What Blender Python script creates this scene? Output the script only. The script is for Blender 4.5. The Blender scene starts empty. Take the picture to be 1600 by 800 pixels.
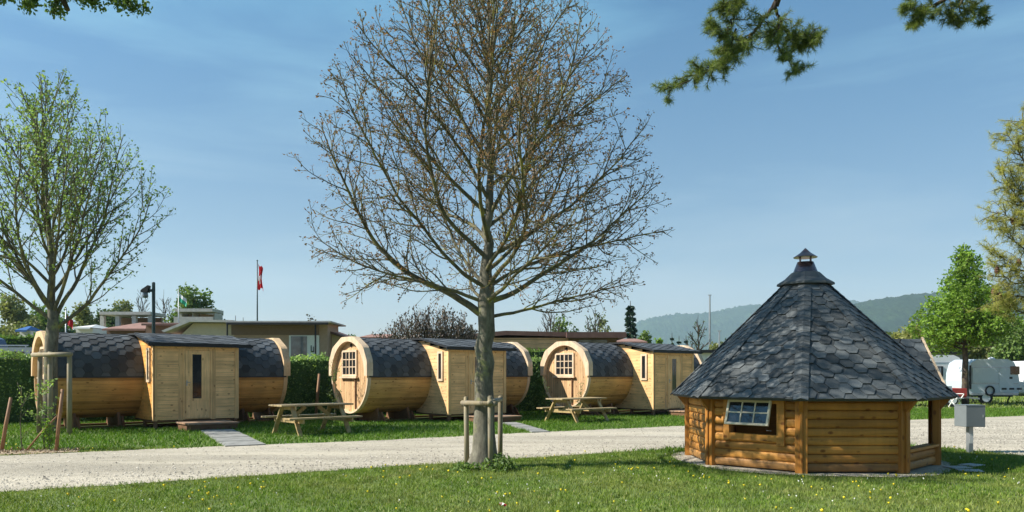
import bpy, bmesh, math, random
import numpy as np
from mathutils import Vector, Matrix
R = math.radians
rng = random.Random(7)
NR = np.random.default_rng(11)
scene = bpy.context.scene
col = scene.collection

# ------------------------------------------------------------------ camera
cam_d = bpy.data.cameras.new('camera')
cam = bpy.data.objects.new('camera', cam_d); col.objects.link(cam)
cam.location = (0, 0, 1.5); cam.rotation_euler = (R(90), 0, 0)
cam_d.sensor_width = 36; cam_d.lens = 27.0
cam_d.shift_y = 0.115
cam_d.clip_end = 20000
scene.camera = cam
# ------------------------------------------------------------------ sun and sky
SUN_EL = 41.0
SX, SY = -0.988, -0.15                       # horizontal direction towards the sun
EXPOSURE = 0.86
w = bpy.data.worlds.new('World'); scene.world = w; w.use_nodes = True
nt = w.node_tree; nt.nodes.clear()
out = nt.nodes.new('ShaderNodeOutputWorld'); bg = nt.nodes.new('ShaderNodeBackground')
sky = nt.nodes.new('ShaderNodeTexSky'); sky.sky_type = 'NISHITA'; sky.sun_disc = False
sky.sun_elevation = R(SUN_EL); sky.sun_rotation = math.atan2(SX, SY)
sky.air_density = 1.0; sky.dust_density = .35; sky.ozone_density = 3.5; sky.altitude = 400
bg.inputs['Strength'].default_value = 0.079
# thin cirrus streaks high in the sky
tc = nt.nodes.new('ShaderNodeTexCoord'); mp = nt.nodes.new('ShaderNodeMapping')
mp.inputs['Scale'].default_value = (1.2, 1.0, 7.0); mp.inputs['Rotation'].default_value = (0.0, R(14), 0)
nz = nt.nodes.new('ShaderNodeTexNoise'); nz.inputs['Scale'].default_value = 1.6; nz.inputs['Detail'].default_value = 6
nz.inputs['Roughness'].default_value = .55; nz.inputs['Distortion'].default_value = .4
cr = nt.nodes.new('ShaderNodeValToRGB'); cr.color_ramp.elements[0].position = .46; cr.color_ramp.elements[0].color = (0, 0, 0, 1)
cr.color_ramp.elements[1].position = .8; cr.color_ramp.elements[1].color = (.5, .5, .5, 1)
mx = nt.nodes.new('ShaderNodeMixRGB'); mx.inputs['Color2'].default_value = (5.2, 6.2, 7.2, 1)
L = nt.links
L.new(tc.outputs['Generated'], mp.inputs['Vector']); L.new(mp.outputs[0], nz.inputs['Vector'])
L.new(nz.outputs['Fac'], cr.inputs[0]); L.new(cr.outputs[0], mx.inputs['Fac']); L.new(sky.outputs[0], mx.inputs['Color1'])
sx = nt.nodes.new('ShaderNodeSeparateXYZ'); L.new(tc.outputs['Generated'], sx.inputs[0])
tr = nt.nodes.new('ShaderNodeValToRGB'); tr.color_ramp.elements[0].position = 0.0; tr.color_ramp.elements[0].color = (.94, .67, .56, 1)
tr.color_ramp.elements[1].position = .45; tr.color_ramp.elements[1].color = (.45, .91, 1.0, 1); L.new(sx.outputs[2], tr.inputs[0])
tm = nt.nodes.new('ShaderNodeMixRGB'); tm.blend_type = 'MULTIPLY'; tm.inputs[0].default_value = 1; L.new(mx.outputs[0], tm.inputs[1]); L.new(tr.outputs[0], tm.inputs[2])
L.new(tm.outputs[0], bg.inputs['Color']); L.new(bg.outputs[0], out.inputs['Surface'])
sd = bpy.data.lights.new('sun', 'SUN'); sd.energy = 5.0; sd.angle = R(.53); sd.color = (1, .95, .86)
so = bpy.data.objects.new('sun', sd); col.objects.link(so)
sdir = Vector((SX * math.cos(R(SUN_EL)), SY * math.cos(R(SUN_EL)), math.sin(R(SUN_EL))))
so.rotation_euler = sdir.to_track_quat('Z', 'Y').to_euler(); so.location = (-20, 0, 30)
scene.view_settings.view_transform = 'Standard'; scene.view_settings.look = 'None'
scene.view_settings.exposure = EXPOSURE; scene.view_settings.gamma = 1
scene.render.engine = 'CYCLES'
scene.cycles.volume_bounces = 1
scene.cycles.transparent_max_bounces = 12

# ------------------------------------------------------------------ helpers
def tag(o, label=None, cat=None, group=None, kind=None):
    if label: o['label'] = label
    if cat: o['category'] = cat
    if group: o['group'] = group
    if kind: o['kind'] = kind
    return o
def thing(name, label, cat, loc=(0, 0, 0), rz=0, group=None):
    o = bpy.data.objects.new(name, None); col.objects.link(o)
    o.location = loc; o.rotation_euler = (0, 0, rz); o.empty_display_size = .3
    return tag(o, label, cat, group)
def px(x, y, z):                            # photo pixel at depth z -> design helper for placing by real position
    return Vector(((x - 800) * z / 1200, z, 1.5 + (584 - y) * z / 1200))

class MB:
    def __init__(s): s.v = []; s.f = []; s.t = []; s.m = []
    def face(s, pts, tint=.5, mi=0):
        n = len(s.v); s.v += [tuple(p) for p in pts]; s.f.append(tuple(range(n, n + len(pts)))); s.t.append(tint); s.m.append(mi)
    def box(s, a, b, tint=.5, mat=None, mi=0):
        x0, y0, z0 = a; x1, y1, z1 = b
        c = [(x0,y0,z0),(x1,y0,z0),(x1,y1,z0),(x0,y1,z0),(x0,y0,z1),(x1,y0,z1),(x1,y1,z1),(x0,y1,z1)]
        if mat is not None: c = [tuple(mat @ Vector(p)) for p in c]
        n = len(s.v); s.v += c
        for q in ((0,3,2,1),(4,5,6,7),(0,1,5,4),(1,2,6,5),(2,3,7,6),(3,0,4,7)):
            s.f.append(tuple(n + i for i in q)); s.t.append(tint); s.m.append(mi)
    def bar(s, p, q, wx, wy, tint=.5, up=(0, 0, 1), mi=0):  # box between two points
        p = Vector(p); q = Vector(q); d = q - p; l = d.length; z = d.normalized()
        u = Vector(up)
        if abs(z.dot(u)) > .98: u = Vector((0, 1, 0))
        x = u.cross(z).normalized(); y = z.cross(x)
        M = Matrix.Translation(p) @ Matrix((x, y, z)).transposed().to_4x4()
        s.box((-wx/2, -wy/2, 0), (wx/2, wy/2, l), tint, M, mi)
    def prism(s, poly, y0, y1, tint=.5, mat=None, mi=0):   # poly in xz, extruded along y
        a = [Vector((x, y0, z)) for x, z in poly]; b = [Vector((x, y1, z)) for x, z in poly]
        if mat is not None: a = [mat @ p for p in a]; b = [mat @ p for p in b]
        k = len(poly); s.face(a, tint, mi); s.face(b[::-1], tint, mi)
        for i in range(k):
            j = (i + 1) % k; s.face([a[j], a[i], b[i], b[j]], tint, mi)
    def tube(s, pts, rad, sides=8, tint=.5, cap=True, mi=0):
        pts = [Vector(p) for p in pts]; n0 = len(s.v); k = len(pts)
        if not hasattr(rad, '__len__'): rad = [rad] * k
        ref = None
        for i, p in enumerate(pts):
            d = (pts[min(i+1, k-1)] - pts[max(i-1, 0)]).normalized()
            if ref is None:
                ref = Vector((1, 0, 0)) if abs(d.x) < .8 else Vector((0, 1, 0))
            x = (ref - d * ref.dot(d)).normalized(); y = d.cross(x); ref = x
            for a in range(sides):
                t = 2 * math.pi * a / sides
                s.v.append(tuple(p + (x * math.cos(t) + y * math.sin(t)) * rad[i]))
        for i in range(k - 1):
            for a in range(sides):
                b = (a + 1) % sides
                s.f.append((n0+i*sides+a, n0+i*sides+b, n0+(i+1)*sides+b, n0+(i+1)*sides+a)); s.t.append(tint); s.m.append(mi)
        if cap:
            s.f.append(tuple(n0 + a for a in range(sides))[::-1]); s.t.append(tint); s.m.append(mi)
            s.f.append(tuple(n0 + (k-1)*sides + a for a in range(sides))); s.t.append(tint); s.m.append(mi)
    def lathe(s, prof, sides=16, c=(0, 0), tint=.5, mi=0, rot=0):
        n0 = len(s.v); k = len(prof)
        for r, z in prof:
            for a in range(sides):
                t = 2*math.pi*a/sides + rot; s.v.append((c[0]+r*math.cos(t), c[1]+r*math.sin(t), z))
        for i in range(k-1):
            for a in range(sides):
                b = (a+1) % sides
                s.f.append((n0+i*sides+a, n0+i*sides+b, n0+(i+1)*sides+b, n0+(i+1)*sides+a)); s.t.append(tint); s.m.append(mi)
    def build(s, name, mat, parent=None, smooth=False, loc=None, rz=None, bevel=0):
        me = bpy.data.meshes.new(name); me.from_pydata(s.v, [], s.f)
        mats = mat if isinstance(mat, (list, tuple)) else [mat]
        for m_ in mats: me.materials.append(m_)
        at = me.attributes.new('tint', 'FLOAT', 'FACE'); at.data.foreach_set('value', np.array(s.t, dtype=np.float32))
        me.polygons.foreach_set('material_index', np.array(s.m, dtype=np.int32))
        if smooth: me.polygons.foreach_set('use_smooth', np.ones(len(s.f), dtype=bool))
        me.update()
        o = bpy.data.objects.new(name, me); col.objects.link(o)
        if parent is not None: o.parent = parent
        if loc is not None: o.location = loc
        if rz is not None: o.rotation_euler = (0, 0, rz)
        if bevel:
            b = o.modifiers.new('bevel', 'BEVEL'); b.width = bevel; b.segments = 2; b.limit_method = 'ANGLE'
        return o

def np_mesh(name, V, F, tint, mat, parent=None):
    """V (n,3), F (m,k) constant face size, tint per face"""
    me = bpy.data.meshes.new(name); m, k = F.shape
    me.vertices.add(len(V)); me.vertices.foreach_set('co', V.astype(np.float32).ravel())
    me.loops.add(m*k); me.loops.foreach_set('vertex_index', F.astype(np.int32).ravel())
    me.polygons.add(m); me.polygons.foreach_set('loop_start', np.arange(0, m*k, k, dtype=np.int32))
    me.update(calc_edges=True)
    at = me.attributes.new('tint', 'FLOAT', 'FACE'); at.data.foreach_set('value', tint.astype(np.float32))
    me.materials.append(mat); me.validate()
    o = bpy.data.objects.new(name, me); col.objects.link(o)
    if parent is not None: o.parent = parent
    return o
def leaf_mesh(name, C, size, mat, parent=None, aspect=.6, flat=0.0, tint=None, dirs=None, fold=.25):
    """one small folded leaf (two triangles) per centre, spread in 3-D"""
    n = len(C); C = np.asarray(C, float)
    a = NR.normal(size=(n, 3)) if dirs is None else np.asarray(dirs, float) + NR.normal(size=(n, 3))*.35
    a /= np.linalg.norm(a, axis=1)[:, None]
    b = NR.normal(size=(n, 3)); b[:, 2] *= (1-flat); b -= a*(a*b).sum(1)[:, None]; b /= np.linalg.norm(b, axis=1)[:, None]
    c = np.cross(a, b)
    s = (np.asarray(size)*(0.6 + .8*NR.random(n)))[:, None]
    P0 = C; P1 = C + a*s*.5 + b*s*aspect*.5 + c*s*fold*.4; P2 = C + a*s; P3 = C + a*s*.5 - b*s*aspect*.5 + c*s*fold*.4
    V = np.stack([P0, P1, P2, P3], 1).reshape(-1, 3); i = np.arange(n)*4
    F = np.concatenate([np.stack([i, i+1, i+2], 1), np.stack([i, i+2, i+3], 1)], 0)
    if tint is None: tint = NR.random(n)
    return np_mesh(name, V, F, np.concatenate([tint, tint]), mat, parent)

def copy_tree(o, parent=None, **kw):
    c = o.copy(); col.objects.link(c); c.parent = parent
    for ch in [k for k in bpy.data.objects if k.parent == o]: copy_tree(ch, c)
    return c

# ------------------------------------------------------------------ materials
def newmat(name):
    m = bpy.data.materials.new(name); m.use_nodes = True; n = m.node_tree; b = n.nodes['Principled BSDF']; return m, n, b
def node(n, t, **k):
    q = n.nodes.new(t)
    for a, v in k.items(): setattr(q, a, v)
    return q
def ramp(n, fac, stops):
    r = node(n, 'ShaderNodeValToRGB'); e = r.color_ramp.elements
    while len(e) < len(stops): e.new(.5)
    for el, (p, c) in zip(e, stops):
        el.position = p; el.color = (c[0], c[1], c[2], 1) if hasattr(c, '__len__') else (c, c, c, 1)
    n.links.new(fac, r.inputs[0]); return r.outputs[0]
def noise(n, vec, scale, detail=4, rough=.55, dist=0):
    q = node(n, 'ShaderNodeTexNoise'); q.inputs['Scale'].default_value = scale; q.inputs['Detail'].default_value = detail
    q.inputs['Roughness'].default_value = rough; q.inputs['Distortion'].default_value = dist
    if vec is not None: n.links.new(vec, q.inputs['Vector'])
    return q.outputs['Fac']
def mixc(n, f, a, b, mode='MIX'):
    q = node(n, 'ShaderNodeMixRGB', blend_type=mode)
    for i, v in ((0, f), (1, a), (2, b)):
        if hasattr(v, 'is_linked') or isinstance(v, bpy.types.NodeSocket): n.links.new(v, q.inputs[i])
        elif hasattr(v, '__len__'): q.inputs[i].default_value = (v[0], v[1], v[2], 1)
        else: q.inputs[i].default_value = v
    return q.outputs[0]
def mapping(n, scale=(1, 1, 1), kind='Object', rot=(0, 0, 0)):
    t = node(n, 'ShaderNodeTexCoord'); m = node(n, 'ShaderNodeMapping'); m.inputs['Scale'].default_value = scale; m.inputs['Rotation'].default_value = rot
    n.links.new(t.outputs[kind], m.inputs['Vector']); return m.outputs[0]
def bump(n, b, h, strength=.4, dist=.01):
    q = node(n, 'ShaderNodeBump'); q.inputs['Strength'].default_value = strength; q.inputs['Distance'].default_value = dist
    n.links.new(h, q.inputs['Height']); n.links.new(q.outputs[0], b.inputs['Normal'])
def attr(n, name='tint'):
    a = node(n, 'ShaderNodeAttribute'); a.attribute_name = name; return a.outputs['Fac']

def wood(name, c, axis='x', var=.25, rough=.65, knots=.8, grey=0.0, dirt=False):
    m, n, b = newmat(name)
    s = {'x': (.9, 14, 14), 'y': (14, .9, 14), 'z': (14, 14, .9)}[axis]
    v = mapping(n, s); t = attr(n)
    # shift the grain from plank to plank
    ad = node(n, 'ShaderNodeVectorMath', operation='ADD'); mu = node(n, 'ShaderNodeMath', operation='MULTIPLY'); mu.inputs[1].default_value = 57.0
    n.links.new(t, mu.inputs[0]); n.links.new(v, ad.inputs[0]); n.links.new(mu.outputs[0], ad.inputs[1])
    g = noise(n, ad.outputs[0], 1.3, 6, .62, .6)
    dark = tuple(x*.70 for x in c); lite = tuple(min(1, x*1.14) for x in c)
    base = ramp(n, g, [(.3, dark), (.5, c), (.72, lite)])
    tintc = ramp(n, t, [(0, (1-var, 1-var*1.15, 1-var*1.3)), (1, (1+var*.35, 1+var*.3, 1+var*.2))])
    base = mixc(n, 1.0, base, tintc, 'MULTIPLY')
    # knots
    s2 = {'x': (.6, 1, 1), 'y': (1, .6, 1), 'z': (1, 1, .6)}[axis]
    vo = node(n, 'ShaderNodeTexVoronoi'); vo.inputs['Scale'].default_value = 7.0
    n.links.new(mapping(n, s2), vo.inputs['Vector'])
    kf = ramp(n, vo.outputs['Distance'], [(.0, knots), (.13, knots*.8), (.21, 0)])
    base = mixc(n, kf, base, (c[0]*.32, c[1]*.22, c[2]*.16))
    big = noise(n, mapping(n, (1, 1, 1)), 1.7, 3)
    base = mixc(n, 1.0, base, ramp(n, big, [(.3, .80), (.7, 1.10)]), 'MULTIPLY')
    if grey: base = mixc(n, ramp(n, noise(n, mapping(n), 5, 5), [(.35, 0), (.7, grey)]), base, (.27, .25, .22))
    if dirt:                                # splashed soil and weather stains near the ground
        sp = node(n, 'ShaderNodeSeparateXYZ'); n.links.new(mapping(n), sp.inputs[0])
        sm = node(n, 'ShaderNodeMath', operation='MULTIPLY_ADD'); n.links.new(noise(n, mapping(n, (1, 1, .5)), 9, 6, .7), sm.inputs[0]); sm.inputs[1].default_value = -.30; n.links.new(sp.outputs[2], sm.inputs[2])
        base = mixc(n, ramp(n, sm.outputs[0], [(.0, .40), (.02, .0)]), base, (.15, .11, .07))
        base = mixc(n, 1.0, base, ramp(n, noise(n, mapping(n, (5, 5, .7)), 1.6, 4, .6), [(.35, .88), (.6, 1.08)]), 'MULTIPLY')
    oi = node(n, 'ShaderNodeObjectInfo'); base = mixc(n, 1.0, base, oi.outputs['Color'], 'MULTIPLY')
    n.links.new(base, b.inputs['Base Color']); b.inputs['Roughness'].default_value = rough
    b.inputs['Specular IOR Level'].default_value = .3
    bump(n, b, g, .25, .006)
    return m
def plain(name, c, rough=.5, metal=0, var=.08, scale=6, spec=.4):
    m, n, b = newmat(name)
    f = noise(n, mapping(n), scale, 5)
    n.links.new(mixc(n, 1.0, c, ramp(n, f, [(.3, 1-var), (.7, 1+var)]), 'MULTIPLY'), b.inputs['Base Color'])
    b.inputs['Roughness'].default_value = rough; b.inputs['Metallic'].default_value = metal; b.inputs['Specular IOR Level'].default_value = spec
    return m
def glass(name, c=(.015, .018, .02), rough=.06):
    m, n, b = newmat(name)
    n.links.new(ramp(n, noise(n, mapping(n), 3, 2), [(.3, tuple(x*.7 for x in c)), (.7, tuple(x*1.4 for x in c))]), b.inputs['Base Color'])
    b.inputs['Roughness'].default_value = rough; b.inputs['Specular IOR Level'].default_value = .8
    return m
def leafmat(name, c0, c1, trans=.35, rough=.5, pos_scale=.6):
    m, n, b = newmat(name); t = attr(n)
    base = ramp(n, t, [(0, c0), (1, c1)])
    geo = node(n, 'ShaderNodeNewGeometry')
    base = mixc(n, 1.0, base, ramp(n, noise(n, geo.outputs['Position'], pos_scale, 2), [(.35, .8), (.65, 1.15)]), 'MULTIPLY')
    n.links.new(base, b.inputs['Base Color']); b.inputs['Roughness'].default_value = rough; b.inputs['Specular IOR Level'].default_value = .25
    tr = node(n, 'ShaderNodeBsdfTranslucent'); n.links.new(mixc(n, 1.0, base, (1.25, 1.35, .7), 'MULTIPLY'), tr.inputs['Color'])
    ms = node(n, 'ShaderNodeMixShader'); ms.inputs[0].default_value = trans
    n.links.new(b.outputs[0], ms.inputs[1]); n.links.new(tr.outputs[0], ms.inputs[2])
    n.links.new(ms.outputs[0], n.nodes['Material Output'].inputs['Surface'])
    return m
def bark(name, c0, c1, c2, scale=9):
    m, n, b = newmat(name); v = mapping(n, (1, 1, .35))
    g = noise(n, v, scale, 8, .7)
    base = ramp(n, g, [(.3, c0), (.52, c1), (.7, c2)])
    li = noise(n, mapping(n), 3.2, 6, .65)
    base = mixc(n, ramp(n, li, [(.54, 0), (.66, .75)]), base, (c2[0]*1.05, c2[1]*1.12, c2[2]*.55))
    n.links.new(base, b.inputs['Base Color']); b.inputs['Roughness'].default_value = .9; b.inputs['Specular IOR Level'].default_value = .15
    bump(n, b, g, .7, .02)
    return m
def shingle(name, c, var=.5):
    m, n, b = newmat(name); t = attr(n)
    base = ramp(n, t, [(0, tuple(x*(1-var) for x in c)), (.6, c), (1, tuple(x*(1+var*.9) for x in c))])
    gr = noise(n, mapping(n), 90, 3, .7)
    base = mixc(n, 1.0, base, ramp(n, gr, [(.3, .7), (.7, 1.35)]), 'MULTIPLY')
    bigf = noise(n, mapping(n), 1.3, 4); base = mixc(n, 1.0, base, ramp(n, bigf, [(.3, .82), (.7, 1.15)]), 'MULTIPLY')
    n.links.new(base, b.inputs['Base Color']); b.inputs['Roughness'].default_value = .78; b.inputs['Specular IOR Level'].default_value = .35
    bump(n, b, gr, .5, .004); return m

M = {}
M['pine_x'] = wood('spruce_boards', (.86, .53, .245), 'x', var=.14)
M['pine_y'] = wood('spruce_boards_side', (.82, .53, .26), 'y', var=.14)
M['pine_z'] = wood('spruce_upright', (.88, .56, .265), 'z')
M['gable_z'] = wood('gable_boards', (.66, .42, .22), 'z', var=.2)
M['rim'] = wood('pale_trim', (.70, .53, .36), 'z', var=.12, knots=.3)
M['stave'] = wood('barrel_staves', (.60, .36, .135), 'x', var=.3)
M['cradle'] = wood('cradle_timber', (.20, .11, .06), 'x', var=.3)
M['step'] = wood('step_timber', (.42, .25, .15), 'x', var=.3, grey=.5)
M['table'] = wood('table_timber', (.46, .34, .16), 'x', var=.2, grey=.35)
M['table_leg'] = wood('table_leg_timber', (.48, .36, .17), 'z', var=.2)
M['log'] = wood('log_wall', (.56, .265, .055), 'x', var=.36, knots=1.0, rough=.62, dirt=True)
M['log_post'] = wood('log_post', (.42, .18, .034), 'z', var=.15, rough=.5)
M['logcut'] = wood('window_timber', (.55, .42, .24), 'x', var=.1, knots=.2)
M['stake'] = wood('grey_stake', (.30, .25, .14), 'z', var=.3, grey=.6, knots=.4)
M['stake_red'] = wood('brown_stake', (.34, .19, .10), 'z', var=.3, knots=.4)
M['shingle'] = shingle('hex_shingle', (.078, .087, .095), .5)
M['shingle_hut'] = shingle('grey_shingle', (.092, .102, .105), .45)
M['felt'] = plain('roof_felt', (.045, .055, .062), .85, var=.25, scale=30)
M['fascia'] = plain('dark_fascia', (.012, .013, .015), .6)
M['black'] = plain('dark_gap', (.01, .009, .008), .9)
M['glass'] = glass('dark_glass')
M['glass2'] = glass('casement_glass', (.10, .13, .16), .05)
M['casement'] = wood('pale_casement', (.74, .66, .50), 'x', var=.08, knots=.1)
M['glass3'] = glass('hut_glass', (.018, .02, .024), .04)
M['white'] = plain('white_paint', (.72, .71, .67), .5, var=.04)
M['cream'] = plain('cream_render', (.62, .50, .36), .8, var=.06)
M['beige'] = plain('beige_render', (.40, .27, .19), .8)
M['brownwall'] = plain('brown_boards', (.20, .13, .09), .8)
M['brownroof'] = plain('brown_roof', (.13, .07, .055), .75, var=.2, scale=3)
M['redroof'] = plain('terracotta_sheet', (.27, .15, .115), .8, var=.2, scale=3)
M['greyroof'] = plain('grey_roof', (.22, .22, .22), .7, var=.1)
M['clad'] = wood('orange_cladding', (.80, .48, .25), 'x', var=.1, knots=0)
M['path'] = plain('path_slabs', (.24, .235, .215), .9, var=.25, scale=5)
M['concrete'] = plain('concrete', (.42, .41, .38), .85, var=.15, scale=4)
M['steel'] = plain('brown_metal', (.17, .12, .12), .25, metal=.85)
M['green_steel'] = plain('green_steel', (.012, .035, .035), .4)
M['box'] = plain('grey_box_paint', (.19, .215, .22), .45, metal=.2, var=.05)
M['galv'] = plain('galvanised', (.36, .38, .39), .45, metal=.6)
M['caravan'] = plain('caravan_white', (.78, .79, .78), .3, var=.02)
M['caravan_grey'] = plain('caravan_pale_grey', (.50, .56, .60), .35, var=.03)
M['tyre'] = plain('tyre', (.02, .02, .02), .8)
M['red'] = plain('red_paint', (.42, .05, .04), .45)
M['orange'] = plain('orange_tarp', (.62, .20, .11), .6)
M['redcloth'] = plain('red_cloth', (.62, .02, .03), .7)
M['greencloth'] = plain('green_cloth', (.05, .42, .24), .7)
M['whitecloth'] = plain('white_cloth', (.8, .8, .8), .7)
M['blue'] = plain('blue_paint', (.05, .13, .33), .4)
M['carblue'] = plain('slate_car_paint', (.09, .12, .19), .25, metal=.3)
M['silver'] = plain('silver_paint', (.36, .40, .46), .25, metal=.4)
M['bark'] = bark('grey_bark', (.06, .056, .042), (.15, .138, .105), (.26, .245, .18))
M['twig'] = bark('lichen_twig', (.05, .045, .036), (.13, .12, .08), (.27, .24, .09), 6)
M['bark_dark'] = bark('dark_bark', (.035, .028, .022), (.075, .06, .045), (.13, .11, .08))
M['bud'] = leafmat('opening_buds', (.10, .085, .045), (.30, .15, .07), .35)
M['leaf_spring'] = leafmat('spring_leaves', (.14, .22, .06), (.30, .40, .13), .4)
M['leaf_fresh'] = leafmat('fresh_leaves', (.10, .19, .02), (.25, .38, .055), .4)
M['leaf_hedge'] = leafmat('laurel_leaves', (.07, .13, .04), (.36, .48, .14), .3, .4)
M['leaf_hedge2'] = leafmat('clipped_leaves', (.07, .14, .02), (.16, .26, .04), .3)
M['leaf_dark'] = leafmat('dark_foliage', (.045, .08, .03), (.11, .16, .06), .25)
M['leaf_mid'] = leafmat('mid_foliage', (.08, .14, .035), (.19, .27, .07), .3)
M['leaf_olive'] = leafmat('olive_foliage', (.13, .15, .055), (.28, .29, .11), .3)
M['leaf_yellow'] = leafmat('yellow_foliage', (.20, .22, .06), (.34, .34, .10), .35)
M['leaf_grey'] = leafmat('grey_buds', (.10, .075, .06), (.19, .15, .12), .15)
M['conifer'] = leafmat('conifer_needles', (.015, .04, .028), (.045, .09, .05), .1)
M['needle'] = leafmat('pine_needles', (.07, .12, .045), (.26, .30, .08), .4)
M['needle2'] = leafmat('olive_pine_needles', (.24, .25, .07), (.50, .46, .15), .5)
M['cone'] = plain('pine_cone', (.10, .045, .025), .7)
M['dandelion'] = leafmat('dandelion_petal', (.70, .55, .02), (.85, .72, .04), .2)
M['daisy'] = leafmat('daisy_petal', (.7, .7, .66), (.85, .85, .8), .2)
M['chip'] = leafmat('wood_chip', (.16, .10, .05), (.45, .33, .2), 0)
M['mulch'] = plain('bark_mulch', (.34, .26, .17), .95, var=.45, scale=25)

def grassmat(name='grass_blades', yel=1.0, k=1.0):
    m, n, b = newmat(name); t = attr(n); geo = node(n, 'ShaderNodeNewGeometry'); P = geo.outputs['Position']
    base = ramp(n, t, [(0, (.075, .135, .014)), (.55, (.15, .235, .03)), (.9, (.25, .33, .06)), (1, (.42, .40, .16))])
    f = noise(n, P, .55, 4, .6); f2 = noise(n, P, 3.3, 3, .6)
    base = mixc(n, ramp(n, f, [(.42, 0), (.62, .6*yel)]), base, (.25, .265, .075))
    base = mixc(n, ramp(n, noise(n, P, .85, 5, .62, .8), [(.60, 0), (.72, .75*yel)]), base, (.33, .30, .14))
    if k != 1: base = mixc(n, 1.0, base, (.66*k, .86*k, .55*k), 'MULTIPLY')
    base = mixc(n, 1.0, base, ramp(n, f2, [(.3, .65), (.7, 1.3)]), 'MULTIPLY')
    n.links.new(base, b.inputs['Base Color']); b.inputs['Roughness'].default_value = .55; b.inputs['Specular IOR Level'].default_value = .2
    tr = node(n, 'ShaderNodeBsdfTranslucent'); n.links.new(mixc(n, 1.0, base, (1.2, 1.3, .6), 'MULTIPLY'), tr.inputs['Color'])
    ms = node(n, 'ShaderNodeMixShader'); ms.inputs[0].default_value = .3
    n.links.new(b.outputs[0], ms.inputs[1]); n.links.new(tr.outputs[0], ms.inputs[2]); n.links.new(ms.outputs[0], n.nodes['Material Output'].inputs['Surface'])
    return m
M['grass'] = grassmat(); M['verge'] = grassmat('verge_blades', .25, .95)
def groundmat():
    m, n, b = newmat('lawn_soil'); v = mapping(n)
    base = ramp(n, noise(n, v, .5, 6), [(.3, (.08, .13, .025)), (.55, (.12, .17, .035)), (.75, (.19, .19, .07))])
    base = mixc(n, ramp(n, noise(n, v, 14, 5), [(.5, 0), (.7, .6)]), base, (.12, .10, .06))
    n.links.new(base, b.inputs['Base Color']); b.inputs['Roughness'].default_value = .95; bump(n, b, noise(n, v, 30, 4), .8, .02); return m
def gravelmat():
    m, n, b = newmat('pale_gravel'); v = mapping(n)
    vo = node(n, 'ShaderNodeTexVoronoi'); vo.inputs['Scale'].default_value = 42; n.links.new(v, vo.inputs['Vector'])
    sep = node(n, 'ShaderNodeSeparateColor'); n.links.new(vo.outputs['Color'], sep.inputs[0])
    stone = ramp(n, sep.outputs[0], [(0, (.20, .18, .145)), (.35, (.38, .34, .27)), (1, (.54, .485, .39))])
    dust = ramp(n, noise(n, v, 7, 7, .7), [(.3, (.37, .33, .255)), (.7, (.50, .445, .345))])
    wheel = noise(n, mapping(n, (.25, 1.6, 1), rot=(0, 0, R(-30))), .9, 3)
    base = mixc(n, ramp(n, wheel, [(.38, .75), (.6, .15)]), stone, dust)
    trk = noise(n, mapping(n, (.10, .85, 1), rot=(0, 0, R(-30))), .9, 5, .68, .5)
    base = mixc(n, 1.0, base, ramp(n, trk, [(.36, .78), (.56, 1.10)]), 'MULTIPLY')
    base = mixc(n, ramp(n, noise(n, v, 1.1, 6, .7), [(.54, 0), (.72, .45)]), base, (.22, .195, .14))
    n.links.new(base, b.inputs['Base Color']); b.inputs['Roughness'].default_value = .95; b.inputs['Specular IOR Level'].default_value = .1
    bump(n, b, vo.outputs['Distance'], .7, .012); return m
M['ground'] = groundmat(); M['gravel'] = gravelmat()
M['stone'] = leafmat('loose_stones', (.13, .12, .10), (.56, .51, .42), 0.0, .9)

# ------------------------------------------------------------------ ground and road
g = MB(); S = 9000
g.face([(-S, -200, 0), (S, -200, 0), (S, 9000, 0), (-S, 9000, 0)]); tag(g.build('ground', M['ground']), kind='structure')
NEAR = [(-40, -9.9), (-6.45, 9.7), (-.8, 13.0), (3.5, 15.5), (6.3, 16.8), (7.6, 16.7), (8.6, 15.7), (9.3, 14.2), (10.2, 11), (11, 6), (11.5, -5)]
FAR = [(-40, -3.2), (-9.4, 14.0), (-7.1, 15.3), (-2.9, 17.3), (0, 19.2), (5, 22.1), (12.7, 24.8), (18.2, 27.3), (45, 35)]
def rough_line(pts, amp, step=.25, seed=1):
    r = random.Random(seed); o = []
    for a, b in zip(pts[:-1], pts[1:]):
        l = math.hypot(b[0]-a[0], b[1]-a[1]); k = max(1, int(l/step)); nx, ny = -(b[1]-a[1])/l, (b[0]-a[0])/l
        for i in range(k):
            t = i/k; j = r.uniform(-amp, amp); o.append((a[0]+(b[0]-a[0])*t+nx*j, a[1]+(b[1]-a[1])*t+ny*j))
    o.append(pts[-1]); return o
road_poly = rough_line(FAR, .06, seed=3) + [(45, -5)] + rough_line(NEAR, .07, seed=5)[::-1]
def sheet(name, poly, z, mat):
    me = bpy.data.meshes.new(name); bm = bmesh.new()
    f = bm.faces.new([bm.verts.new((x, y, z)) for x, y in poly]); bmesh.ops.triangulate(bm, faces=[f])
    bmesh.ops.recalc_face_normals(bm, faces=bm.faces)
    if bm.faces and sum(f.normal.z for f in bm.faces) < 0: bmesh.ops.reverse_faces(bm, faces=bm.faces)
    bm.to_mesh(me); bm.free(); me.materials.append(mat); o = bpy.data.objects.new(name, me); col.objects.link(o); return tag(o, kind='structure')
sheet('gravel_road', road_poly, .006, M['gravel'])
HC = (5.10, 13.35); HR = 1.98
apron = []
for i in range(60):
    a = 2*math.pi*i/60; r = 2.27 + .06*math.sin(5*a+1) + rng.uniform(-.035, .035); apron.append((HC[0]+r*math.cos(a), HC[1]+r*math.sin(a)))
sheet('gravel_apron', apron, .010, M['gravel'])
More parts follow.
